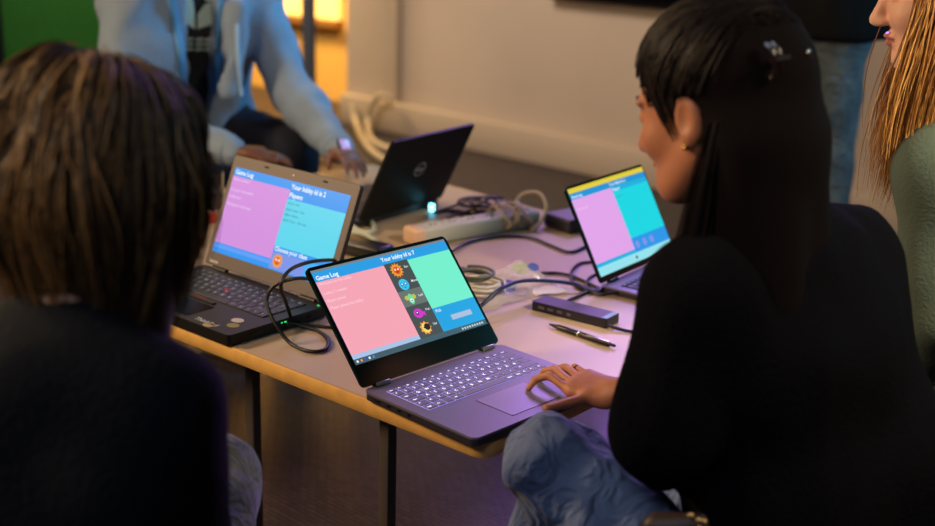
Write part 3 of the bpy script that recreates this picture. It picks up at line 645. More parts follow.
# clear bag with stickers, coil of pale lead inside the opening
m_film = mat('clear_film', (226, 222, 232), .16, alpha=.30, spec=.8)
m_film2 = mat('white_film', (214, 210, 222), .3, alpha=.55)
bc = q(506, 290); bag = empty('plastic_bag', (bc.x, bc.y, T), math.radians(32), label='crumpled clear plastic bag with round green and blue stickers', cat='bag')
n_ = 26; vs = []; fs = []
for j in range(n_):
    for i in range(n_):
        x = (i/(n_-1)-.5); y = (j/(n_-1)-.5); ed = max(0, 1-(2*abs(x))**3)*max(0, 1-(2*abs(y))**3)
        h = .003+.05*ed*(.55+.30*math.sin(9*x+4*y)+.22*math.sin(17*y-6*x)+.14*math.sin(27*x+19*y))*(.7+.9*x)
        vs.append((x*.21+.012*math.sin(9*y), y*.14+.01*math.sin(8*x+1), max(.0015, h)))
for j in range(n_-1):
    for i in range(n_-1): a = j*n_+i; fs.append((a, a+1, a+n_+1, a+n_))
MB().add(vs, fs).build('film', m_film, bag, auto=None)
def surf(x, y):
    i = min(n_-1, max(0, int(round((x/.21+.5)*(n_-1))))); j = min(n_-1, max(0, int(round((y/.14+.5)*(n_-1))))); return vs[j*n_+i][2]
for x, y, r, mm in ((.055, .03, .017, mat('green_sticker', (150, 176, 120), .5)), (.05, -.018, .011, mat('blue_sticker', (76, 92, 176), .5)), (-.012, -.024, .016, MATS['blue_sticker'])):
    z = surf(x, y)+.004; Mt = Matrix.Translation((x, y, z)) @ Euler((.5, -.25, 0)).to_matrix().to_4x4()
    MB().lathe([(r, 0), (r, .0006)], 22, 0, Mt).build('sticker', mm, bag, False)
# folded white flap of the bag at the front
fl_ = []; a, b_, c_, d_ = q(460, 318, .012), q(532, 297, .008), q(534, 290, .03), q(474, 303, .035)
o0 = V((bc.x, bc.y, T)); inv = Matrix.Rotation(-math.radians(32), 4, 'Z')
fv = []; ff = []
for j in range(7):
    for i in range(15):
        s, t = i/14, j/6; p = (a*(1-s)+b_*s)*(1-t)+(d_*(1-s)+c_*s)*t; p = p+V((0, 0, .004*math.sin(11*s)*math.sin(3*t+1)+.003*math.sin(23*s+5*t))); fv.append(inv @ (p-o0))
for j in range(6):
    for i in range(14): k = j*15+i; ff.append((k, k+1, k+16, k+15))
MB().add(fv, ff).build('folded_flap', m_film2, bag, auto=None)
cl = []
cc = q(480, 292, .008)
for i in range(80):
    a = 2*math.pi*i/20; r = .040+.006*math.sin(a*.37+1); cl.append(cc+V((r*math.cos(a)*1.05, r*math.sin(a)*1.0, .002+.0052*(i/20)+.002*math.sin(a*2))))
o = MB().tube([p-cc for p in cl], .0035, 7).build('cable_coil', mat('pale_lead', (196, 190, 176), .45), None, True, cc, None); tag(o, 'coil of pale cable beside the right edge of the front screen', 'cable')
cl = []
for i in range(44):
    a = 2*math.pi*i/20+1; r = .034+.004*math.sin(a*.6); p = cc+V((-.012+r*math.cos(a), .012+r*math.sin(a), .026+.005*(i/20))); cl.append(p-cc)
o = MB().tube(cl, .0032, 7).build('cable_coil', mat('dark_green_lead', (70, 76, 66), .45), None, True, cc, None); tag(o, 'darker cable coil on top of the pale coil by the front screen', 'cable')
# slip of paper / foil packet by the hub
f0 = q(548, 292); fo = empty('paper_slip', (f0.x, f0.y, T), math.radians(20), label='small pale paper slip lying behind the hub', cat='paper')
v_ = []; f_ = []
for j in range(5):
    for i in range(7): v_.append(((i/6-.5)*.07, (j/4-.5)*.045, .0015+.004*abs(math.sin(i*.9+j*.4))))
for j in range(4):
    for i in range(6): k = j*7+i; f_.append((k, k+1, k+8, k+7))
MB().add(v_, f_).build('sheet', mat('pale_paper', (214, 206, 218), .6), fo, auto=None)
# drinking glass and a red lid beyond the left laptop
g0 = q(211, 213); gz = empty('drinking_glass', (g0.x, g0.y, T), 0, label='clear drinking glass half hidden between the child\'s hair and the left screen', cat='glass')
MB().lathe([(.026, .0), (.029, .01), (.034, .10), (.0325, .10), (.0275, .012), (.0, .010)], 28).build('tumbler', mat('clear_glass', (235, 240, 240), .03, trans=1, ior=1.45, alpha=1), gz)
MB().lathe([(.0265, .0125), (.0292, .05), (.0, .0502)], 24).build('drink', mat('dark_drink', (70, 34, 26), .1, spec=.6), gz)
r0 = q(200, 222); rl = empty('snack_box', (r0.x, r0.y, T), .5, label='small red box on the table edge behind the left laptop', cat='box')
MB().box((0, 0, .012), (.07, .045, .024), .003).build('carton', mat('red_card', (176, 54, 34), .5), rl)
MB().box((0, 0, .0246), (.05, .03, .001), .0003).build('paper_label', mat('cream_card', (206, 170, 140), .6), rl)
#@@
# ================================================================== PEOPLE
def basis(f, u):
    f = nrm(f); u = V(u); u = nrm(u-f*u.dot(f)); l = u.cross(f); return f, l, u      # forward, the person's left, up
def head_sdf(S, c, f, u, s=1.0, nose=1.0):
    f, l, u = basis(f, u)
    def h(a, b, z): return c + f*(a*s) + l*(b*s) + u*(z*s)
    R = (f, l, u); E_ = lambda a, b, z, r, k=.02, sub=False: S.ell(h(a, b, z), [x*s for x in r], R, k*s, sub)
    E_(-.012, 0, .035, (.097, .076, .083))                 # skull
    E_(.022, 0, -.025, (.068, .064, .082), .03)            # face
    S.cone(h(.055, .028, -.088), h(.06, -.028, -.088), .021*s, .021*s, .03*s)   # jaw
    S.cone(h(.072, .008, -.102), h(.072, -.008, -.102), .013*s, .013*s, .018*s) # chin
    for b in (-1, 1):
        S.cone(h(-.005, .06*b, -.05), h(.05, .038*b, -.09), .016*s, .014*s, .03*s)   # jaw line
        E_(.06, .038*b, -.03, (.026, .022, .022), .02)     # cheek
        E_(.088, .032*b, .004, (.014, .016, .010), .010, True)   # eye socket
        E_(.076, .031*b, .001, (.0125, .0135, .0105), .004)      # lids
        S.cone(h(.083, .014*b, .020), h(.074, .05*b, .020), .007*s, .005*s, .010*s)   # brow
        E_(-.008, .079*b, -.012, (.019, .0085, .031), .005)      # ear
        E_(-.003, .089*b, -.009, (.0115, .008, .020), .003, True)
        E_(-.002, .080*b, -.036, (.008, .006, .010), .006)       # ear lobe
        E_(.097, .009*b, -.038, (.010, .008, .007), .006)        # nostril wing
    S.cone(h(.088, 0, .008), h(.108*nose, 0, -.034), .007*s, .0105*s, .010*s)         # nose
    E_(.085, 0, -.060, (.013, .023, .0055), .006); E_(.083, 0, -.071, (.013, .020, .0065), .006)   # lips
    E_(.098, 0, -.0655, (.006, .026, .0016), .003, True)
    return h
def hand_sdf(S, w, d, n, t, s=1.0, curl=(.5, .55, .6, .65), thumb=None, spread=.08, tips=None):
    """w wrist, d towards the knuckles, n back of the hand, t side of the thumb"""
    d = nrm(d); n = V(n); n = nrm(n-d*n.dot(d)); t0 = V(t); t = nrm(t0-d*t0.dot(d)-n*t0.dot(n))
    def p(a, b, c=0): return w + d*(a*s) + t*(b*s) + n*(c*s)
    kn = [(.082, .027), (.086, .008), (.081, -.011), (.072, -.028)]
    S.cone(p(-.03, 0), p(.012, 0), .019*s, .019*s, .02*s)
    for (a, b), r in zip(kn, (.0125, .013, .0125, .0115)): S.cone(p(.008, b*.5), p(a-.004, b, .002), .0145*s, r*s, .014*s)
    S.cone(p(.015, .012, -.008), p(.05, .026, -.008), .016*s, .013*s, .014*s)
    ln = [(.042, .025, .021), (.047, .029, .022), (.043, .027, .021), (.033, .020, .018)]
    rd = [.0086, .0088, .0083, .0074]
    for i, (a, b) in enumerate(kn):
        k = p(a, b, .001); ang = curl[i]*.8; dirv = d; sp = t*(spread*(1.2-i*.9))
        if tips and tips[i]:
            P = [k]+[V(x) for x in tips[i]]
        else:
            P = [k]; 
            for j in range(3):
                v = nrm((d+sp)*math.cos(ang)-n*math.sin(ang)); P.append(P[-1]+v*(ln[i][j]*s)); ang += curl[i]*(1.15 if j == 0 else .8)
        for j in range(3): S.cone(P[j], P[j+1], rd[i]*s*(1-.09*j), rd[i]*s*(1-.09*(j+1)), .004*s if j else .010*s)
    if thumb: P = [p(.018, .020, -.006)]+[V(x) for x in thumb]
    else: P = [p(.018, .020, -.006), p(.045, .043, -.016), p(.072, .056, -.024), p(.094, .060, -.032)]
    S.cone(P[0], P[1], .0145*s, .0115*s, .014*s); S.cone(P[1], P[2], .0105*s, .0095*s, .006*s); S.cone(P[2], P[3], .0095*s, .0078*s, .003*s)
    return p
def torso(S, J, g=0.0, hip=True):
    s = J['s']; sL, sR, hL, hR = J['shL'], J['shR'], J['hipL'], J['hipR']; pe = (hL+hR)/2; ch = (sL+sR)/2; ax = sL-sR; fwd = J['fwd']
    up = nrm(ch-pe)
    if hip:
        S.cone(hL+up*.02, hR+up*.02, .098*s+g, .098*s+g, .05)
    wst = pe.lerp(ch, .42); 
    S.cone(pe+up*.05+ax*.16, wst+ax*.14, .098*s+g, .090*s+g, .05); S.cone(pe+up*.05-ax*.16, wst-ax*.14, .098*s+g, .090*s+g, .05)
    c2 = pe.lerp(ch, .78)
    S.cone(wst+ax*.14, c2+ax*.20, .090*s+g, .098*s+g, .05); S.cone(wst-ax*.14, c2-ax*.20, .090*s+g, .098*s+g, .05)
    S.cone(c2+ax*.2, c2-ax*.2, .096*s+g, .096*s+g, .05)
    S.cone(sL-up*.005, sR-up*.005, .052*s+g, .052*s+g, .06)
    S.cone(ch+up*.02+ax*.16, ch+up*.02-ax*.16, .052*s+g, .052*s+g, .05)
def arm(S, sh, el, wr, s, g=0.0, cuff=1.0, wg=None):
    S.cone(sh, el, .047*s+g, .037*s+g, .035); e2 = el.lerp(wr, cuff); S.cone(el, el.lerp(wr, .35), .038*s+g, .036*s+g, .01); S.cone(el.lerp(wr, .3), e2, .036*s+g, (.036+(.0235-.036)*cuff)*s+(g if wg is None else wg), .015)
def leg(S, hp, kn, an, s, g=0.0, end=1.0):
    S.cone(hp, kn, .083*s+g, .056*s+g, .04); S.cone(kn, kn.lerp(an, .35), .054*s+g, .053*s+g, .02); S.cone(kn.lerp(an, .3), kn.lerp(an, end), .053*s+g, .036*s+g*1.3, .02)
def foot(S, an, fd, s, g=0.0):
    fd = nrm((fd[0], fd[1], 0)); S.cone(an-fd*.03*s-V((0, 0, an.z*.45)), an+V((0, 0, .02)), .034*s+g, .034*s+g, .03)
    S.cone(V((an.x, an.y, .034*s+g))-fd*.035*s, V((an.x, an.y, .03*s+g))+fd*.13*s, .034*s+g, .028*s+g, .03)
def bounds(J, keys, pad=.16):
    P = [J[k] for k in keys if k in J]; lo = [min(p[a] for p in P)-pad for a in range(3)]; hi = [max(p[a] for p in P)+pad for a in range(3)]; return lo, hi
ALLK = ['head', 'shL', 'shR', 'elL', 'elR', 'wrL', 'wrR', 'hipL', 'hipR', 'knL', 'knR', 'anL', 'anR']
def mk(name, S, m, parent, o0, mi=None, post=None, it=0):
    vs, F = S.mesh()
    if post is not None: mi = post(vs, F)
    me = np_mesh(name, vs-np.array(o0, np.float64), F, mi); return link(name, me, m, parent)
skin_m = {}
def skin(name, rgb): return mat(name, rgb, .48, var=.07, vscale=30, bump=.06, bscale=300, spec=.4)
def make_person(J, label, skin_mat, h=.011, fine=(), hands=True, lips=(150, 80, 70)):
    """the body: head, neck, trunk, arms, hands, legs and feet in one surface"""
    s = J['s']; lo, hi = bounds(J, ALLK, .22); lo[2] = min(lo[2], -.01)
    S = Field(lo, hi, h, fine); torso(S, J)
    for k in 'LR':
        arm(S, J['sh'+k], J['el'+k], J['wr'+k], s); leg(S, J['hip'+k], J['kn'+k], J['an'+k], s); foot(S, J['an'+k], J.get('ft'+k, J['fwd']), s)
    ch = (J['shL']+J['shR'])/2; hs = J['hs']; hd = J['head']; f, l, u = basis(J['hf'], J['hu'])
    S.cone(ch+V((0, 0, .02)), hd-f*.022*hs-u*.06*hs, .050*hs, .047*hs, .03); head_sdf(S, hd, f, u, hs)
    for k in 'LR':
        H = J['hand'+k]; hand_sdf(S, J['wr'+k], H['d'], H['n'], H['t'], H.get('s', s), H.get('curl', (.45, .5, .55, .6)), H.get('thumb'), H.get('spread', .08), H.get('tips'))
    S.A = np.maximum(S.A, -S.ax[2][None, None, :]+.002)
    o0 = V((ch.x, ch.y, 0))
    vs, F = S.mesh(); me = np_mesh('person', vs-np.array(o0), F)
    # lips coloured within the one surface
    cen = (vs[F].mean(1)-np.array(hd)); a = cen@np.array(f)/hs; b = cen@np.array(l)/hs; z = cen@np.array(u)/hs
    mi = ((a > .083) & (np.abs(b) < .024-.012*np.abs(z+.0655)/.012) & (np.abs(z+.0655) < .0115)).astype(np.int32)
    me.polygons.foreach_set('material_index', mi)
    o = link('person', me, [skin_mat, mat('lips_%d' % lips[0], lips, .4)], None, True, o0); tag(o, label, 'person')
    ew, ei, ep = mat('eye_white', (214, 208, 202), .2), mat('iris_brown', (60, 36, 22), .2), mat('pupil', (4, 4, 4), .1)
    for b_ in (-1, 1):
        c = hd+f*(.0770*hs)+l*(.0315*b_*hs)+u*(.002*hs)-o0; M_ = Matrix((f, l, u)).transposed().to_4x4(); M_ = Matrix.Translation(c) @ M_ @ Matrix.Rotation(math.radians(90), 4, 'Y')
        r = .0105*hs; pr = [(r*math.sin(t), r*math.cos(t)) for t in [math.pi*(1-i/16) for i in range(1, 17)]]
        e_ = MB(); vs_ = []; e_.lathe([(max(x, 1e-5), z_) for x, z_ in pr], 16, 0, M_); 
        e_.m = [(2 if i//16 >= 14 else 1 if i//16 >= 12 else 0) for i in range(15*16)]+[0, 2]
        e_.build('eye', [ew, ei, ep], o)
        MB().tube(spline([hd-o0+f*(.089*hs)+l*(.013*b_*hs)+u*(.021*hs), hd-o0+f*(.0875*hs)+l*(.03*b_*hs)+u*(.027*hs), hd-o0+f*(.074*hs)+l*(.049*b_*hs)+u*(.021*hs)], 5), .0026*hs, 6).build('eyebrow', mat('brow_dark', (34, 24, 20), .8), o)
    return o, o0
def folds(amp, sc, seed):
    r = np.random.default_rng(seed); W_ = r.normal(size=(6, 3))*sc; ph = r.uniform(0, 6.28, 6)
    def fn(X, Y, Z):
        o = 0
        for i in range(6): o = o + np.sin(W_[i, 0]*X+W_[i, 1]*Y+W_[i, 2]*Z+ph[i]+1.5*np.sin(.6*(W_[i, 1]*X-W_[i, 0]*Y+W_[i, 2]*Z)))
        return o*(amp/6)
    return fn
def upper_garment(name, J, m, parent, o0, g=.016, h=.011, cuff=.93, hem=0.0, neck=True, fold=.008, seed=1, extra=None, fsc=26):
    s = J['s']; lo, hi = bounds(J, ['shL', 'shR', 'elL', 'elR', 'wrL', 'wrR', 'hipL', 'hipR'], .2)
    S = Field(lo, hi, h); torso(S, J, g)
    for k in 'LR': arm(S, J['sh'+k], J['el'+k], J['wr'+k], s, g, cuff, g*.7)
    ch = (J['shL']+J['shR'])/2
    if neck:
        f, l, u = basis(J['hf'], J['hu']); S.cone(ch+V((0, 0, .02)), ch.lerp(J['head'], .34), .056*J['hs']+g*.5, .053*J['hs']+g*.4, .03)
    if extra: extra(S)
    S.ripple(folds(fold, fsc, seed))
    pe = (J['hipL']+J['hipR'])/2; S.A = np.maximum(S.A, (pe.z+hem)-S.ax[2][None, None, :]+0*S.A)
    return mk(name, S, m, parent, o0)
def jeans(J, m, parent, o0, g=.013, h=.012, fold=.010, seed=2, end=.93, fine=(), fsc=30, name='jeans'):
    s = J['s']; lo, hi = bounds(J, ['hipL', 'hipR', 'knL', 'knR', 'anL', 'anR'], .16); hi[2] += .05
    S = Field(lo, hi, h, fine); pe = (J['hipL']+J['hipR'])/2; up = nrm((J['shL']+J['shR'])/2-pe)
    S.cone(J['hipL']+up*.02, J['hipR']+up*.02, .098*s+g*.6, .098*s+g*.6, .05); ax = J['shL']-J['shR']
    S.cone(pe+up*.05+ax*.16, pe+up*.12+ax*.15, .098*s+.006, .094*s+.006, .03); S.cone(pe+up*.05-ax*.16, pe+up*.12-ax*.15, .098*s+.006, .094*s+.006, .03)
    for k in 'LR': leg(S, J['hip'+k], J['kn'+k], J['an'+k], s, g, end)
    fo_ = folds(fold, fsc, seed); S.ripple(lambda X, Y, Z: fo_(X, Y, Z)*np.clip((np.sqrt((X-pe.x)**2+(Y-pe.y)**2+(Z-pe.z)**2)-.15)/.12, 0, 1)); S.A = np.maximum(S.A, .03-S.ax[2][None, None, :]+0*S.A)
    return mk(name, S, m, parent, o0)
def shoes(J, m, parent, o0):
    sole = mat('shoe_sole', (190, 186, 178), .6)
    for k in 'LR':
        an = J['an'+k]; s = J['s']; lo = [an.x-.25, an.y-.25, max(-.01, an.z-.14)]; hi = [an.x+.25, an.y+.25, an.z+.12]
        S = Field(lo, hi, .009); foot(S, an, J.get('ft'+k, J['fwd']), s, .009); S.A = np.maximum(S.A, .001-S.ax[2][None, None, :]+0*S.A); S.A = np.maximum(S.A, S.ax[2][None, None, :]-(an.z+.03)+0*S.A)
        mk('shoe', S, [m, sole], parent, o0, None, lambda vs, F: (vs[F].mean(1)[:, 2] < .022).astype(np.int32))
def tubes(paths, rad, mats_n, sides=3, taper=.35):
    """many fine locks of hair as one mesh; paths (n, k, 3)"""
    P = np.asarray(paths); n, k, _ = P.shape; T_ = np.gradient(P, axis=1); T_ /= np.linalg.norm(T_, axis=2, keepdims=True)+1e-9
    ref = np.array([.31, .52, .80]); N1 = np.cross(T_, ref); N1 /= np.linalg.norm(N1, axis=2, keepdims=True)+1e-9; N2 = np.cross(T_, N1)
    r = np.asarray(rad).reshape(-1, 1)*np.ones((n, 1)); prof = np.interp(np.linspace(0, 1, k), [0, .1, .7, 1], [.8, 1, 1, taper])[None]; r = (r*prof)[..., None]
    ring = [P+N1*r*math.cos(2*math.pi*j/sides)+N2*r*math.sin(2*math.pi*j/sides) for j in range(sides)]
    vs = np.stack(ring, 2).reshape(-1, 3); base = (np.arange(n)[:, None, None]*k + np.arange(k-1)[None, :, None])*sides; j = np.arange(sides)[None, None]
    a = base+j; b = base+(j+1) % sides; F = np.stack([a, b, b+sides, a+sides], -1).reshape(-1, 4)
    mi = np.repeat(rng.integers(0, mats_n, n), (k-1)*sides); return vs, F, mi
def hair_mesh(name, parts, mats, parent, o0):
    vs = []; F = []; mi = []; b = 0
    for v, f, m in parts: vs.append(v); F.append(f+b); mi.append(m); b += len(v)
    me = np_mesh(name, np.concatenate(vs)-np.array(o0), np.concatenate(F), np.concatenate(mi)); return link(name, me, mats, parent)
def stool(x, y, z, label, ang=0, r=.17):
    st = empty('stool', (x, y, 0), ang, label=label, cat='stool')
    MB().lathe([(r*.9, z-.03), (r, z-.022), (r, z-.008), (r*.93, z)], 28).build('seat', mat('dark_wood_seat', (60, 44, 32), .5), st)
    for a in (45, 135, 225, 315):
        c, s_ = math.cos(math.radians(a)), math.sin(math.radians(a)); MB().bar((r*.6*c, r*.6*s_, z-.03), (r*1.02*c, r*1.02*s_, .0), .011, 10).build('leg', m_leg, st)
    MB().tube([(r*.86*math.cos(i*math.pi/12), r*.86*math.sin(i*math.pi/12), .18) for i in range(24)], .008, 8, 0, True).build('foot_ring', m_leg, st)
def arr(v): return np.array([v[0], v[1], v[2]])
def fall(root_dirs, c, f, l, u, rads, n_on, fall_len, k, jit, pull=None, flare=0.0, gather=None, drop=(0, 0, -1)):
    """locks that follow the skull from the crown and then hang; root_dirs: (azimuth, start, end polar angle)"""
    out = []; c = arr(c); f = arr(f); l = arr(l); u = arr(u); drop = np.array(drop, float)
    for az, t0, t1, ln in root_dirs:
        jr = 1+rng.normal()*jit; pts = []; wav = rng.uniform(0, 6.28); wa = rng.normal()*.004
        for i in range(n_on):
            t = t0+(t1-t0)*i/(n_on-1); az_ = az+.02*math.sin(3*t+wav)
            d = f*(math.sin(t)*math.cos(az_)*rads[0])+l*(math.sin(t)*math.sin(az_)*rads[1])+u*(math.cos(t)*rads[2]); pts.append(c+d*jr)
        v = pts[-1]-pts[-2]; v /= np.linalg.norm(v)+1e-9; st = ln/(k-n_on); outd = pts[-1]-c; outd[2] = 0; outd /= np.linalg.norm(outd)+1e-9
        for i in range(k-n_on):
            q_ = (i+1)/(k-n_on); v = v*.72+drop*.28; v /= np.linalg.norm(v); p = pts[-1]+v*st+outd*(flare*st*(q_**2))+np.array([math.cos(wav), math.sin(wav), 0])*wa*math.sin(4*q_+wav)
            if gather is not None: p = gather(p, q_)
            pts.append(p)
        out.append(pts)
    return np.array(out)

# ---- the girl on the right -----------------------------------------------------------------
G = dict(s=.86, hs=.97, fwd=TD*1.0, shL=pt(702, 288, 1.40), shR=pt(848, 256, 1.60), elL=pt(660, 442, 1.37), wrL=V((.40, 1.60, .575)),
         elR=pt(775, 366, 1.68), wrR=pt(616, 393, 1.745), head=pt(714, 104, 1.50), hf=V((-.75, .61, -.30)), hu=V((-.12, .10, 1)))
hz = T-.155
G['hipL'] = V((.375, 1.345, hz)); G['hipR'] = V((.50, 1.48, hz)); G['knL'] = pt(557, 473, 1.47); G['anL'] = pt(575, 640, 1.50); G['knR'] = V((.30, 1.74, .46)); G['anR'] = V((.36, 1.70, .09))
G['anL'].z = max(.1, G['anL'].z)
itip = pz(528, 392, T+.018+.006); Y_ = itip.y
ik = pt(566, 383, 1.775)
G['handR'] = dict(d=pt(565, 380, 1.79)-G['wrR'], n=V((-.12, -.35, 1)), t=V((-.15, -1, -.25)), s=.80,
    tips=[[pt(549, 375.5, 1.79), pt(536, 379, 1.795), pt(528.5, 388.6, 1.79)], [pt(555, 369, 1.825), pt(545, 371, 1.835), pt(540, 377, 1.835)], [pt(566, 366.5, 1.85), pt(556, 369, 1.86), pt(550, 371, 1.86)], [pt(575, 367, 1.865), pt(566, 370, 1.875), pt(561, 372, 1.875)]],
    thumb=[pt(588, 397, 1.742), pt(566, 403.5, 1.722), pz(546, 408.5, T+.0265)])
G['handL'] = dict(d=V((.6, .5, -.05)), n=V((0, 0, 1)), t=V((-.6, .7, 0)), s=.8)
hb = [min(G['wrR'][a], itip[a])-.05 for a in range(3)], [max(G['wrR'][a], ik[a])+.06 for a in range(3)]; hb[0][0] -= .02
hf_ = [G['head'][a]-.13 for a in range(3)], [G['head'][a]+.13 for a in range(3)]
girl, gO = make_person(G, 'girl with long dark hair in a black sweater and jeans, typing on the slate laptop', skin('brown_skin', (166, 108, 78)), .010, [(hb[0], hb[1], .003), (hf_[0], hf_[1], .0042)])
def g_extra(S):
    S.cone(pt(698, 315, 1.42), pt(668, 420, 1.385), .056, .058, .04); S.cone(pt(845, 285, 1.60), pt(890, 460, 1.52), .060, .080, .05); S.cone(pt(890, 460, 1.52), pt(890, 560, 1.5), .08, .07, .05)
upper_garment('sweater', G, mat('black_knit', (13, 13, 17), .95, bump=.3, bscale=160, spec=.03), girl, gO, .020, .011, .80, -.10, True, .008, 3, g_extra)
jm = denim('blue_denim', (62, 80, 122), (132, 148, 180))
gj = jeans(G, jm, girl, gO, .017, .006, .020, 5, .93, (), 34)
shoes(G, mat('white_shoe', (170, 168, 164), .6), girl, gO)
f, l, u = basis(G['hf'], G['hu']); hd = G['head']; hs = G['hs']
# hair: a combed cap, then the long fall down the back
hairm = [mat('black_hair_a', (18, 13, 14), .5, spec=.2), mat('black_hair_b', (28, 19, 18), .5, spec=.22), mat('black_hair_c', (18, 14, 15), .9, spec=.05)]
S = Field([hd.x-.25, hd.y-.25, hd.z-.48], [hd.x+.32, hd.y+.25, hd.z+.18], .006)
def hh(a, b, z): return hd+f*(a*hs)+l*(b*hs)+u*(z*hs)
S.ell(hh(-.020, 0, .038), (.106*hs, .087*hs, .094*hs), (f, l, u), .02); S.cone(hh(-.065, 0, .01), hh(-.068, 0, -.06), .058, .052, .05)
bk = -V((f.x, f.y, 0)).normalized(); lf = V((l.x, l.y, 0)).normalized()
c0 = hh(-.068, 0, -.06)
S.cone(c0+lf*.028, c0+lf*.045+bk*.044+V((0, 0, -.26)), .050, .040, .04); S.cone(c0-lf*.03, c0-lf*.045+bk*.044+V((0, 0, -.26)), .050, .04, .04)
S.cone(c0+lf*.035+f*.02, c0+lf*.070+f*.045+V((0, 0, -.20)), .045, .034, .04)
S.ell(hh(.085, 0, -.03), (.070*hs, .075*hs, .095*hs), (f, l, u), .012, True)     # face left open
S.ell(hh(.04, .085, -.045), (.055*hs, .045*hs, .070*hs), (f, l, u), .012, True); S.ell(hh(.04, -.085, -.045), (.055*hs, .045*hs, .070*hs), (f, l, u), .012, True)
S.ell(hh(-.005, .093, -.018), (.026*hs, .02*hs, .038*hs), (f, l, u), .006, True)
cap = S.mesh(); parts = [(cap[0], cap[1], np.full(len(cap[1]), 2, np.int32))]
clip = arr(hh(-.085, 0, .075)); cc_ = arr(hh(-.02, 0, .038)); fA, lA, uA = arr(f), arr(l), arr(u); rd = np.array([.1085, .0895, .0965])*hs
pth = []
for i in range(1500):
    az = rng.uniform(-1.9, 1.9); el_ = rng.uniform(.12, .8) if abs(az) < .75 else rng.uniform(-.28, .7)
    d0 = np.array([math.cos(az)*math.cos(el_), math.sin(az)*math.cos(el_), math.sin(el_)]); d1 = np.array([-.88, rng.normal()*.22, .48+rng.normal()*.1])
    jr = 1+abs(rng.normal())*.012; P = []
    for j in range(14):
        t = j/13; d = d0*(1-t)+d1*t; d[2] += .32*math.sin(math.pi*t); d /= np.linalg.norm(d); P.append(cc_+fA*d[0]*rd[0]*jr+lA*d[1]*rd[1]*jr+uA*d[2]*rd[2]*jr)
    pth.append(P)
parts.append(tubes(np.array(pth), rng.uniform(.0006, .0011, len(pth)), 3))
pth = []; bkA, lfA = arr(bk), arr(lf)
for i in range(1500):
    sx = rng.uniform(-1, 1); a0 = hh(-.075-.035*(1-sx*sx), .082*sx, .06-.05*abs(sx)); P = []
    ln = rng.uniform(.36, .46); wv = rng.uniform(0, 6.28)
    for j in range(16):
        t = j/15; back = (.052+.050*t)*math.sqrt(max(.02, 1-.8*sx*sx))+.012*math.sin(3*t+wv)*.3
        p = arr(hh(-.062, 0, .05))+lfA*(sx*(.070+.03*t))+bkA*(back*min(1, .35+t*3))+np.array([0, 0, -ln*t]); P.append(p)
    pth.append(P)
parts.append(tubes(np.array(pth), rng.uniform(.0008, .0016, len(pth)), 3))
pth = []
for i in range(260):                       # loose locks behind the ear to the shoulder
    P = []; b_ = rng.uniform(.055, .088); a_ = rng.uniform(-.060, -.032); sd = 1 if i < 70 else -1
    for j in range(12):
        t = j/11; P.append(arr(hh(a_+.05*t*(a_+.06)/.04, sd*(b_+.015*t), -.02-.0*t))+np.array([0, 0, -.26*t])+lfA*sd*.015*math.sin(2*t))
    pth.append(P)
parts.append(tubes(np.array(pth), .0013, 3))
gh = hair_mesh('hair', parts, hairm, girl, gO)
pth = []
for i in range(150):                      # sideburn locks in front of the ear
    P = []; sd = 1 if i % 2 else -1; a0 = rng.uniform(.012, .042); z0 = rng.uniform(.04, .075); ln = rng.uniform(.05, .085)
    for j in range(9):
        t = j/8; z = z0-ln*t; q_ = math.sqrt(max(.0, 1-((z-.03)/.12)**2)); P.append(arr(hh(a0-.010*t, sd*(.079*q_-.0+.004-.25*max(0, a0-.02)), z)))
    pth.append(P)
parts[-1:] = [parts[-1], tubes(np.array(pth), rng.uniform(.0007, .0012, len(pth)), 3)]
bpy.data.objects.remove(gh); gh = hair_mesh('hair', parts, hairm, girl, gO)
# claw clip
cm = mat('dark_tortoise_clip', (30, 22, 26), .15, spec=.8); cb = MB(); cp = hh(-.113, .040, .036)-gO
for b_ in (-.024, -.008, .008, .024):
    P = [cp+l*(b_*.9)+u*(.020*math.sin(t))+f*(-.012*math.cos(t*.9)+.004) for t in [(-1.3+2.6*i/9) for i in range(10)]]; cb.tube(P, .0032, 8)
cb.bar(cp+l*-.030-f*.010, cp+l*.030-f*.010, .0048, 8); cb.sph(cp-l*.034-f*.016, .009, 0, 12); cb.build('hair_clip', cm, girl)
MB().sph(hh(-.001, .087, -.043)-gO, .0036).build('earring', mat('gold', (220, 180, 90), .2, 1.0), girl)
# gold ring on the ring finger
rp = pt(575.5, 370.5, 1.85)-gO; dr = nrm(pt(566, 366.5, 1.85)-pt(580, 376, 1.83)); a1 = nrm(dr.cross(V((0, 0, 1)))); a2 = dr.cross(a1)
MB().tube([rp+a1*(.0082*math.cos(i*.2618))+a2*(.0082*math.sin(i*.2618)) for i in range(24)], .0017, 8, 0, True).build('finger_ring', MATS['gold'], girl)
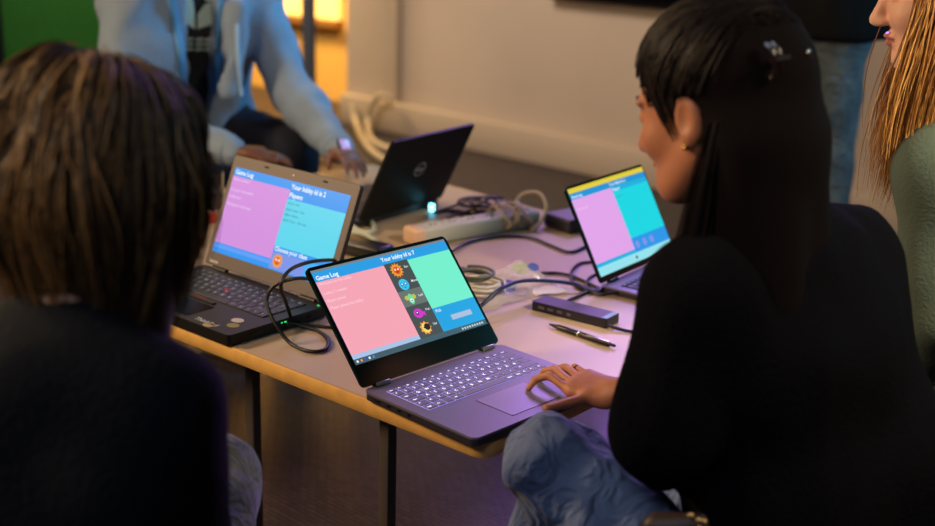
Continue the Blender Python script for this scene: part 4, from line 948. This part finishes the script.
# faded rip on the thigh
# brown pouch with gold beads at her hip
from mathutils.bvhtree import BVHTree
bj = BVHTree.FromPolygons([v.co+gO for v in gj.data.vertices], [tuple(p.vertices) for p in gj.data.polygons])
rj = bj.ray_cast(CO, _ray(670, 523).normalized()); pc = rj[0]-_ray(670, 523).normalized()*.026+V((.012, 0, -.004)); po_ = empty('belt_pouch', (pc.x, pc.y, pc.z), math.radians(-20), label='dark brown pouch with pale metal beads on the lap of the girl in black', cat='pouch')
S = Field([-.08, -.05, -.06], [.08, .05, .06], .004); S.cone((-.040, 0, -.012), (.036, 0, -.010), .024, .024, .01); S.cone((-.032, 0, .0), (.032, 0, .020), .012, .011, .02)
po_.scale = (.74, .74, .74); mk('pouch_body', S, mat('brown_leather', (44, 28, 20), .5), po_, V((0, 0, 0)))
for x, z in ((.018, .030), (.030, .024), (.040, .024), (.036, .012)): MB().sph((x, -.014, z), .0058).build('bead', mat('pale_gold', (196, 164, 116), .3, .8), po_)
stool(.425, 1.405, hz-.115, 'dark stool under the girl in the black sweater')

# ---- the child in front on the left --------------------------------------------------------
Bo = dict(s=.86, hs=1.0, fwd=V((-.12, 1, 0)), shR=pt(150, 405, 1.15), shL=pt(-42, 400, 1.13), elR=pt(190, 590, 1.20), elL=pt(-80, 590, 1.2), wrR=V((-.33, 1.42, .60)), wrL=V((-.46, 1.42, .60)),
          head=pt(97, 193, 1.25), hf=V((-.14, .92, -.36)), hu=V((0, .3, 1)))
Bo['hipR'] = V((-.33, 1.13, hz)); Bo['hipL'] = V((-.51, 1.13, hz)); Bo['knR'] = pt(212, 478, 1.52); Bo['anR'] = pt(222, 700, 1.53); Bo['knL'] = V((-.56, 1.50, Bo['knR'].z-.03)); Bo['anL'] = V((-.56, 1.54, .09))
Bo['anR'] = V((Bo['knR'].x-.01, Bo['knR'].y+.02, .09))
Bo['handR'] = dict(d=V((-.5, .8, -.2)), n=V((0, .2, 1)), t=V((-.8, -.4, 0)), s=.8); Bo['handL'] = dict(d=V((.5, .8, -.2)), n=V((0, .2, 1)), t=V((.8, -.4, 0)), s=.8)
boy, bO = make_person(Bo, 'child with tousled brown hair seen from behind in a dark sweater, at the left laptop', skin('light_skin', (206, 160, 132)), .012)
upper_garment('sweater', Bo, mat('dark_navy_knit', (12, 16, 22), .9, bump=.3, bscale=140, spec=.15), boy, bO, .022, .012, .97, -.09, True, .009, 8)
jeans(Bo, denim('grey_denim', (58, 70, 84), (124, 132, 138)), boy, bO, .012, .011, .008, 9)
shoes(Bo, mat('dark_shoe', (40, 40, 44), .6), boy, bO)
f, l, u = basis(Bo['hf'], Bo['hu']); hd = Bo['head']; hs = Bo['hs']
bm_ = [mat('brown_hair_a', (94, 70, 42), .5, spec=.3), mat('brown_hair_b', (132, 100, 60), .5, spec=.3), mat('brown_hair_c', (48, 36, 25), .5, spec=.3)]
S = Field([hd.x-.2, hd.y-.2, hd.z-.22], [hd.x+.2, hd.y+.2, hd.z+.2], .008)
S.ell(hd-f*.015+u*.03, (.100*hs, .088*hs, .095*hs), (f, l, u), .02); S.cone(hd-f*.05-u*.02+l*.03, hd-f*.05-V((0, 0, .145))+l*.022, .062, .052, .04); S.cone(hd-f*.05-u*.02-l*.03, hd-f*.05-V((0, 0, .145))-l*.022, .062, .052, .04)
S.ell(hd+f*.10*hs-u*.05*hs, (.085, .07, .085), (f, l, u), .012, True)
cap = S.mesh(); parts = [(cap[0], cap[1], np.full(len(cap[1]), 2, np.int32))]
roots = []
for i in range(7500):
    az = rng.uniform(-math.pi, math.pi); front = abs(az) < 1.0
    t1 = rng.uniform(.95, 1.3) if front else rng.uniform(1.25, 1.9); ln = rng.uniform(.015, .04) if front else rng.uniform(.10, .205)*(1 if abs(az) > 1.5 else .75); roots.append((az, rng.uniform(.03, .75), t1, ln))
P = fall(roots, hd-f*.015+u*.03, f, l, u, (.108*hs, .098*hs, .103*hs), 9, .05, 16, .035, flare=0.0)
tuft = arr(hd-f*.02+u*.12)
bel = np.clip((hd.z+.02-P[:, :, 2])/.17, 0, 1)[..., None]; ax_ = arr(hd-f*.045); P = P+(ax_-P)*np.array([1, 1, 0])*.50*bel
az_r = np.array([r_[0] for r_ in roots]); ln_r = np.array([r_[3] for r_ in roots]); cid = (np.floor((az_r+math.pi)/(2*math.pi)*46).astype(int) % 46)*3+np.clip((ln_r/.07).astype(int), 0, 2)
g1 = rng.normal(size=(138, 3))*np.array([.010, .010, .006]); g2 = rng.normal(size=(138, 3))*np.array([.007, .007, .003]); s16 = np.linspace(0, 1, 16)[None, :, None]
P += g1[cid][:, None, :]*s16**1.3 + g2[cid][:, None, :]*np.sin(s16*6.0) + (rng.normal(size=(len(P), 1, 3))*s16*.005)
parts.append(tubes(P, rng.uniform(.0006, .0012, len(P)), 3, 3, .2))
roots = [(rng.uniform(.4, 2.8), rng.uniform(.0, .3), rng.uniform(.7, 1.2), .035) for i in range(700)]     # raised tuft at the crown, on the left
P = fall(roots, hd-f*.015+u*.038+l*.022, f, l, u, (.10, .09, .099), 9, .05, 14, .05)
parts.append(tubes(P, .0009, 3, 3, .2)); hair_mesh('hair', parts, bm_, boy, bO)
stool(-.42, 1.14, hz-.115, 'dark stool under the child with tousled brown hair')

# ---- the woman at the right edge -----------------------------------------------------------
W_ = dict(s=.95, hs=1.0, fwd=V((-.85, .5, 0)), shL=pt(938, 168, 1.86), shR=pt(1105, 150, 2.12), elL=pt(932, 318, 1.84), wrL=V((.62, 2.06, .60)), elR=pt(1110, 310, 2.1), wrR=V((.72, 2.18, .60)), head=pt(950, -10, 1.95), hf=V((-.95, .22, -.14)), hu=V((-.05, 0, 1)))
W_['hipL'] = V((.93, 1.80, hz+.0)); W_['hipR'] = V((1.06, 1.97, hz)); W_['knL'] = V((.74, 2.0, .43)); W_['anL'] = V((.70, 2.06, .09)); W_['knR'] = V((.84, 2.16, .43)); W_['anR'] = V((.80, 2.22, .09))
W_['wrL'] = V((.74, 1.96, .535)); W_['wrR'] = V((.86, 2.12, .535))
W_['handL'] = dict(d=V((-.6, .5, -.15)), n=V((0, 0, 1)), t=V((.5, .6, 0)), s=.85); W_['handR'] = dict(d=V((-.6, .5, -.15)), n=V((0, 0, 1)), t=V((-.5, -.6, 0)), s=.85)
hf_ = [W_['head'][a]-.14 for a in range(3)], [W_['head'][a]+.14 for a in range(3)]
wom, wO = make_person(W_, 'woman with long blonde hair in a grey-green sweater at the right edge', skin('fair_skin', (214, 164, 140)), .012, [(hf_[0], hf_[1], .0045)], lips=(160, 92, 84))
upper_garment('sweater', W_, mat('grey_green_knit', (78, 92, 84), .9, bump=.2, bscale=200, spec=.2), wom, wO, .018, .012, .95, -.10, True, .007, 12)
jeans(W_, denim('dark_denim', (30, 34, 46), (60, 66, 80)), wom, wO, .012, .013, .007, 14); shoes(W_, MATS['dark_shoe'], wom, wO)
f, l, u = basis(W_['hf'], W_['hu']); hd = W_['head']; hs = 1.0
wm = [mat('blonde_hair_a', (176, 124, 64), .42, spec=.45), mat('blonde_hair_b', (206, 156, 88), .42, spec=.45), mat('blonde_hair_c', (132, 88, 44), .42, spec=.45)]
S = Field([hd.x-.25, hd.y-.2, hd.z-.34], [hd.x+.25, hd.y+.2, hd.z+.2], .007)
S.ell(hd-f*.014+u*.032, (.098, .084, .090), (f, l, u), .02); S.cone(hd-f*.03+l*.05, hd-f*.01+l*.055-V((0, 0, .19)), .05, .024, .04); S.cone(hd-f*.035, hd-f*.035-V((0, 0, .22)), .055, .042, .02); S.cone(hd-f*.03-l*.05, hd-f*.02-l*.05-V((0, 0, .19)), .05, .024, .04)
S.ell(hd+f*.10-u*.04, (.088, .075, .10), (f, l, u), .012, True)
cap = S.mesh(); parts = [(cap[0], cap[1], np.full(len(cap[1]), 2, np.int32))]
roots = []
for i in range(4600):
    sd = rng.choice([-1, 1]); az = sd*rng.uniform(1.0, 3.1); t1 = rng.uniform(1.35, 1.7); ln = rng.uniform(.27, .36) if abs(az) < 2 else rng.uniform(.29, .36)
    roots.append((az, rng.uniform(.02, .45), t1, ln))
P = fall(roots, hd-f*.012+u*.035, f, l, u, (.108, .092, .100), 10, .2, 22, .014, drop=(-.10, 0, -1))
sw = np.linspace(0, 1, 22)**3; P[:, :, 0] += -(rng.uniform(-.005, .025, (len(P), 1)))*sw[None]; P += (arr(hd-V((0, 0, .2)))-P)*np.array([.12, .25, 0])*(np.linspace(0, 1, 22)[None, :, None]**2)
parts.append(tubes(P, rng.uniform(.0007, .0013, len(P)), 3, 3, .2)); hair_mesh('hair', parts, wm, wom, wO)
# chair of the woman
wc_ = empty('chair', (1.0, 1.885, 0), math.atan2(-.5, .85), label='tube framed chair under the blonde woman at the right edge', cat='chair')
sz = hz-.115
MB().prism(rr(-.2, -.2, .2, .2, .05), sz-.02, sz).build('seat', MATS['dark_wood_seat'], wc_)
for x, y in ((-.17, -.17), (-.17, .17), (.17, -.17), (.17, .17)): MB().bar((x, y, sz-.02), (x*1.08, y*1.08, 0), .011, 10).build('leg', mat('grey_tube', (120, 122, 124), .35, .8), wc_)
for y in (-.18, .18): MB().tube(spline([(.17, y, sz-.02), (.24, y, sz+.06), (.27, y, sz+.2), (.29, y, sz+.34)], 6), .011, 10).build('back_tube', MATS['grey_tube'], wc_)
MB().box((.288, 0, sz+.27), (.016, .36, .14), .006).build('backrest', MATS['dark_wood_seat'], wc_)

# ---- the person in the light blue hoodie ---------------------------------------------------
H = dict(s=1.0, hs=1.02, fwd=V((.77, -.63, 0)), shL=pt(252, -4, 3.78), shR=pt(128, 0, 3.52), elL=pt(292, 92, 3.62), wrL=pt(338, 150, 3.36), elR=pt(122, 112, 3.34), wrR=pt(231, 151, 3.22), head=V((0, 0, 0)), hf=V((.75, -.6, -.42)), hu=V((.2, -.15, 1)))
ch = (H['shL']+H['shR'])/2; H['head'] = V((ch.x+.06, ch.y-.05, ch.z+.26))
H['hipL'] = V((-.80, 3.90, T+.0)); H['hipR'] = V((-.93, 3.74, T+.0)); H['knL'] = pt(292, 152, 3.58); H['knR'] = pt(205, 170, 3.42); H['anL'] = V((-.52, 3.55, .09)); H['anR'] = V((-.72, 3.42, .09))
H['handL'] = dict(d=pt(356, 162, 3.25)-H['wrL'], n=V((.15, -.05, 1)), t=V((-.6, -.7, 0)), s=.95, curl=(.2, .22, .25, .28)); H['handR'] = dict(d=pt(254, 153, 3.20)-H['wrR'], n=V((0, 0, 1)), t=V((.2, .9, 0)), s=.95, curl=(.2, .22, .25, .3))
man, mO = make_person(H, 'person in an open light blue hoodie leaning over the far laptop, face out of view', skin('deep_brown_skin', (104, 66, 50)), .013, [([H['wrL'][a]-.10 for a in range(3)], [H['wrL'][a]+.14 for a in range(3)], .006)])
hoodm = mat('light_blue_fleece', (122, 140, 164), .85, var=.06, vscale=12, bump=.25, bscale=70, sheen=.1, spec=.2); hoodd = mat('hoodie_inside', (64, 118, 176), .9)
fH = nrm(H['fwd']); lH = V((-fH.y, fH.x, 0))
# dark shirt with a pale chest print
def plainT(S): pass
tee = mat('black_tee', (14, 14, 17), .85)
Ht = dict(H); S = Field(*bounds(H, ['shL', 'shR', 'hipL', 'hipR'], .2), .014); torso(S, H, .010); mk('t_shirt', S, tee, man, mO)
# the print is laid on the shirt by casting towards the chest
from mathutils.bvhtree import BVHTree
tsh = [c_ for c_ in man.children if c_.name.startswith('t_shirt')][0]
bv = BVHTree.FromPolygons([v.co+mO for v in tsh.data.vertices], [tuple(p.vertices) for p in tsh.data.polygons])
def chest(px, py):
    d = _ray(px, py).normalized(); r_ = bv.ray_cast(CO, d); p = r_[0] if r_[0] is not None else pt(px, py, 3.5); return p-d*.004-mO
def h_extra(S):
    ch = (H['shL']+H['shR'])/2; pe = (H['hipL']+H['hipR'])/2; fr = ch.lerp(pe, .55)
    S.cone(pt(150, 60, 3.50), pt(146, 110, 3.52), .09, .10, .05)
    S.cone(pt(236, 10, 3.60), pt(228, 92, 3.52), .034, .034, .03)                     # hanging left flap
    Q_ = [chest(199+x_, y_)+mO-fH*.002 for x_, y_ in ((4, -40), (1, -10), (-1, 20), (-2, 50), (-3, 85), (-4, 120))]
    for i in range(5):                                                               # open front, down to the shirt
        for k_ in (0, .04, .08): S.cone(Q_[i]+fH*(k_+.004), Q_[i+1]+fH*(k_+.004), .044-.002*i, .042-.002*i, .008, True)
upper_garment('hoodie', H, hoodm, man, mO, .026, .013, 1.0, .02, False, .012, 21, h_extra, 24)
pm = MB(); prm = mat('pale_print', (156, 176, 172), .7)
def chpoly(pts, mi=0): pm.add([chest(*p) for p in pts], [tuple(range(len(pts)))[::-1]], mi)
def chquad(p0, p1, p2, p3, n=4):          # subdivided so that it follows the shirt
    global pm
    pm = MB()
    g = [[(p0[0]*(1-i/n)*(1-j/n)+p1[0]*(i/n)*(1-j/n)+p2[0]*(i/n)*(j/n)+p3[0]*(1-i/n)*(j/n), p0[1]*(1-i/n)*(1-j/n)+p1[1]*(i/n)*(1-j/n)+p2[1]*(i/n)*(j/n)+p3[1]*(1-i/n)*(j/n)) for i in range(n+1)] for j in range(n+1)]
    for j in range(n):
        for i in range(n): chpoly([g[j][i], g[j][i+1], g[j+1][i+1], g[j+1][i]])
    pm.build('shirt_print', prm, man, False)
chquad((180, -8), (192, -6), (194.5, 10), (182, 8)); chquad((182, 8), (194.5, 10), (195, 29), (184, 23))
chquad((201, -10), (216, -12), (213.5, 2), (206, 1)); chquad((205, 4), (213.5, 2), (212.5, 24), (197.5, 29)); chquad((197.5, 14), (205, 4), (200, 28), (197.5, 29), 2)
for r_ in range(3):
    y = 38+r_*5
    for x0, x1 in ((185, 193), (195.5, 203), (204.5, 211)): chquad((x0, y+1), (x1, y-.6), (x1, y+1.6), (x0, y+3.2), 2)
jeans(H, mat('navy_trousers', (16, 20, 40), .9, bump=.3, bscale=40), man, mO, .018, .014, .01, 23, name='trousers'); shoes(H, MATS['dark_shoe'], man, mO)
# drawstrings, zip edges, cuffs, watch
hob = [c_ for c_ in man.children if c_.name.startswith('hoodie')][0]
bh = BVHTree.FromPolygons([v.co+mO for v in hob.data.vertices], [tuple(p.vertices) for p in hob.data.polygons])
def hood_pt(px, py, off=.004):
    d = _ray(px, py).normalized(); r_ = bh.ray_cast(CO, d); p = r_[0] if r_[0] is not None else pt(px, py, 3.5); return p-d*off-mO
MB().tube(spline([hood_pt(236, -6), hood_pt(237, 30), hood_pt(238, 60), hood_pt(238, 60)+V((.004, 0, -.07)), hood_pt(238, 60)+V((.008, -.005, -.10))], 6), .0065, 8).build('drawstring', mat('blue_string', (150, 178, 206), .8), man)
MB().tube(spline([hood_pt(170, -8), hood_pt(176, 25), hood_pt(180, 50), hood_pt(182, 74), hood_pt(183, 95)], 6), .013, 8).build('zip_edge', mat('blue_zip_edge', (72, 138, 200), .7), man)
MB().tube(spline([hood_pt(221, -8), hood_pt(219, 25), hood_pt(218, 55), hood_pt(216, 92)], 6), .009, 8).build('zip_edge', MATS['blue_zip_edge'], man)
for k in 'LR':
    a = H['el'+k].lerp(H['wr'+k], .88)-mO; b_ = H['el'+k].lerp(H['wr'+k], 1.0)-mO
    MB().tube([a, a.lerp(b_, .2), a.lerp(b_, .8), b_], [.040, .045, .044, .036], 18).build('cuff', hoodm, man)
dw = nrm(H['wrL']-H['elL']); wp = H['wrL']+dw*.014-mO; a1 = nrm(dw.cross(V((0, 0, 1)))); a2 = a1.cross(dw)
wb = MB().tube([wp+a1*(.030*math.cos(i*.2618))+a2*(.027*math.sin(i*.2618)) for i in range(24)], .006, 8, 0, True).build('watch_strap', mat('black_strap', (14, 14, 16), .5), man)
fc = nrm(a2*.8-a1*.0+V((.45, -.5, .3))); up_ = nrm(dw-fc*dw.dot(fc)); sd_ = up_.cross(fc); Mw = Matrix.Translation(wp+fc*.031) @ Matrix((sd_, up_, fc)).transposed().to_4x4()
MB().box((0, 0, 0), (.036, .042, .010), .003, 0, Mw).box((0, 0, .0054), (.028, .034, .001), .0003, 1, Mw).build('watch_face', [MATS['black_strap'], glow('watch_lilac', (196, 168, 236), .9)], man)
stool(-.87, 3.83, T-.125, 'dark stool under the person in the light blue hoodie', r=.19)

# ---- the person standing behind ------------------------------------------------------------
st = dict(s=1.0, hs=1.02, fwd=V((-.5, .85, 0)), head=V((0, 0, 0)), hf=V((-.5, .85, -.1)), hu=V((0, 0, 1)))
pR = pt(836, 60, 3.8); pL = pt(770, 60, 3.92)
for k, p in (('R', pR), ('L', pL)):
    st['hip'+k] = V((p.x-(.01 if k == 'R' else 0), p.y, .93)); st['kn'+k] = V((p.x+.012, p.y, .50)); st['an'+k] = V((p.x+.02, p.y+.0, .09))
cx = (pR+pL)/2; st['shL'] = V((cx.x-.17, cx.y+.10, 1.44)); st['shR'] = V((cx.x+.17, cx.y-.10, 1.44)); st['head'] = V((cx.x-.02, cx.y+.02, 1.70))
st['elL'] = V((cx.x-.27, cx.y+.16, 1.16)); st['elR'] = V((cx.x+.25, cx.y-.12, 1.17)); st['wrL'] = V((cx.x-.13, cx.y+.30, 1.06)); st['wrR'] = V((cx.x+.10, cx.y+.14, 1.10))
st['handL'] = dict(d=V((.6, .5, .1)), n=V((-.5, .6, .6)), t=V((0, 0, 1)), s=.95); st['handR'] = dict(d=V((-.8, .4, .1)), n=V((.3, .8, .4)), t=V((0, 0, 1)), s=.95)
sp, sO = make_person(st, 'standing person in a black jacket and blue jeans behind the girl, head out of view', MATS['light_skin'], .014)
upper_garment('jacket', st, mat('black_jacket', (11, 11, 14), .8, spec=.2), sp, sO, .045, .014, .96, -.005, True, .01, 31, lambda S: (S.cone(V((cx.x-.20, cx.y, 1.02)), V((cx.x+.15, cx.y, 1.02)), .13, .13, .06), S.cone(V((cx.x-.3, cx.y+.05, 1.08)), V((cx.x-.1, cx.y+.05, 1.06)), .1, .1, .06)))
jeans(st, denim('teal_denim', (50, 66, 78), (104, 118, 128)), sp, sO, .020, .014, .012, 33, .97); shoes(st, MATS['dark_shoe'], sp, sO)
for o_ in (boy, wom, man, sp, girl): pass
sh_ = [mat('short_dark_hair', (28, 22, 20), .6)]
for o_, J, O_ in ((man, H, mO), (sp, st, sO)):
    f, l, u = basis(J['hf'], J['hu']); hd = J['head']; S = Field([hd[a]-.16 for a in range(3)], [hd[a]+.16 for a in range(3)], .01)
    S.ell(hd-f*.02+u*.04, (.102, .086, .092), (f, l, u), .02); S.ell(hd+f*.09-u*.04, (.09, .08, .095), (f, l, u), .01, True); S.ell(hd-u*.12, (.14, .12, .07), (f, l, u), .01, True); S.ripple(folds(.006, 90, 3)); mk('hair', S, sh_, o_, O_)
# ================================================================== LIGHT
def area(name, loc, target, size, energy, col, spread=None):
    l = bpy.data.lights.new(name, 'AREA'); l.energy = energy; l.color = col; l.size = size; l.shape = 'DISK'
    o = bpy.data.objects.new(name, l); C.objects.link(o); o.location = loc
    o.rotation_euler = (V(target)-V(loc)).to_track_quat('-Z', 'Y').to_euler()
    if spread: l.spread = math.radians(spread)
    return o
w = bpy.data.worlds.new('world'); bpy.context.scene.world = w; w.use_nodes = True
w.node_tree.nodes['Background'].inputs['Color'].default_value = (.30, .27, .34, 1); w.node_tree.nodes['Background'].inputs['Strength'].default_value = .035
al = on_alcove(280, 40)
area('alcove_lamp', (al.x+WN.x*.75, al.y+WN.y*.75, 1.7), (al.x, al.y, .4), .5, 72, (1, .66, .26))
wc = on_wall(480, 60, 0)
area('wall_lamp', (wc.x+WN.x*2.2, wc.y+WN.y*2.2, 2.7), (wc.x, wc.y, .6), .9, 74, (1, .80, .62))
s2_ = bpy.data.lights.new('violet_low_spot', 'SPOT'); s2_.energy = 150; s2_.color = (.45, .22, 1); s2_.spot_size = math.radians(38); s2_.spot_blend = .6; s2_.shadow_soft_size = .12
so2 = bpy.data.objects.new('violet_low_spot', s2_); C.objects.link(so2); so2.location = (.95, 4.6, .36); so2.rotation_euler = (V((.1, 2.4, 0))-V((.95, 4.6, .36))).to_track_quat('-Z', 'Y').to_euler()
area('soft_fill', (-.7, .2, 2.1), (.15, 1.45, .5), .7, 1.1, (.72, .80, 1), 60)
sl_ = bpy.data.lights.new('violet_spot', 'SPOT'); sl_.energy = 190; sl_.color = (.50, .27, 1); sl_.spot_size = math.radians(40); sl_.spot_blend = .45; sl_.shadow_soft_size = .42
so_ = bpy.data.objects.new('violet_spot', sl_); C.objects.link(so_); so_.location = (.75, 4.7, 2.2); so_.rotation_euler = (V((.55, 1.9, .5))-V((.75, 4.7, 2.2))).to_track_quat('-Z', 'Y').to_euler()
area('cyan_lamp', (1.9, 2.7, 1.75), (.4, 1.4, 1.1), .25, 7, (.05, .62, .9))
area('warm_lamp', (-2.6, 2.3, 2.0), (-.3, 1.8, T), .5, 62, (1, .70, .40))
area('child_hair_fill', (-1.7, .9, 2.0), (-.4, 1.2, 1.15), .4, 24, (1, .66, .34))  # added warm fill that brightens the child's hair from the left
area('hair_lamp', (1.5, .9, 2.1), (.78, 1.9, 1.05), .3, 9, (1, .80, .55), 70)
area('blue_lamp', (.25, 3.9, 1.5), (-.7, 3.6, .85), .25, 3, (.12, .58, 1), 90)  # added blue fill on the hoodie, standing in for screen and room glow
area('jeans_teal_fill', (2.3, 3.2, 1.3), (1.1, 3.8, .7), .3, 1.7, (.15, .65, 1), 80)  # added teal fill, aimed to lift the standing person's dark jeans

# things that repeat share a group
for o in bpy.data.objects:
    g_ = {'laptop': 'laptops open on the table', 'stool': 'stools around the table', 'person': 'people around the table'}.get(o.get('category'))
    if o.get('category') == 'cable': g_ = 'cables along the wall' if o.name.startswith('loose_cable') and 'skirting' in o['label']+'' or 'alcove' in o['label'] else 'cables lying on the table'
    if g_ and o.parent is None: o['group'] = g_
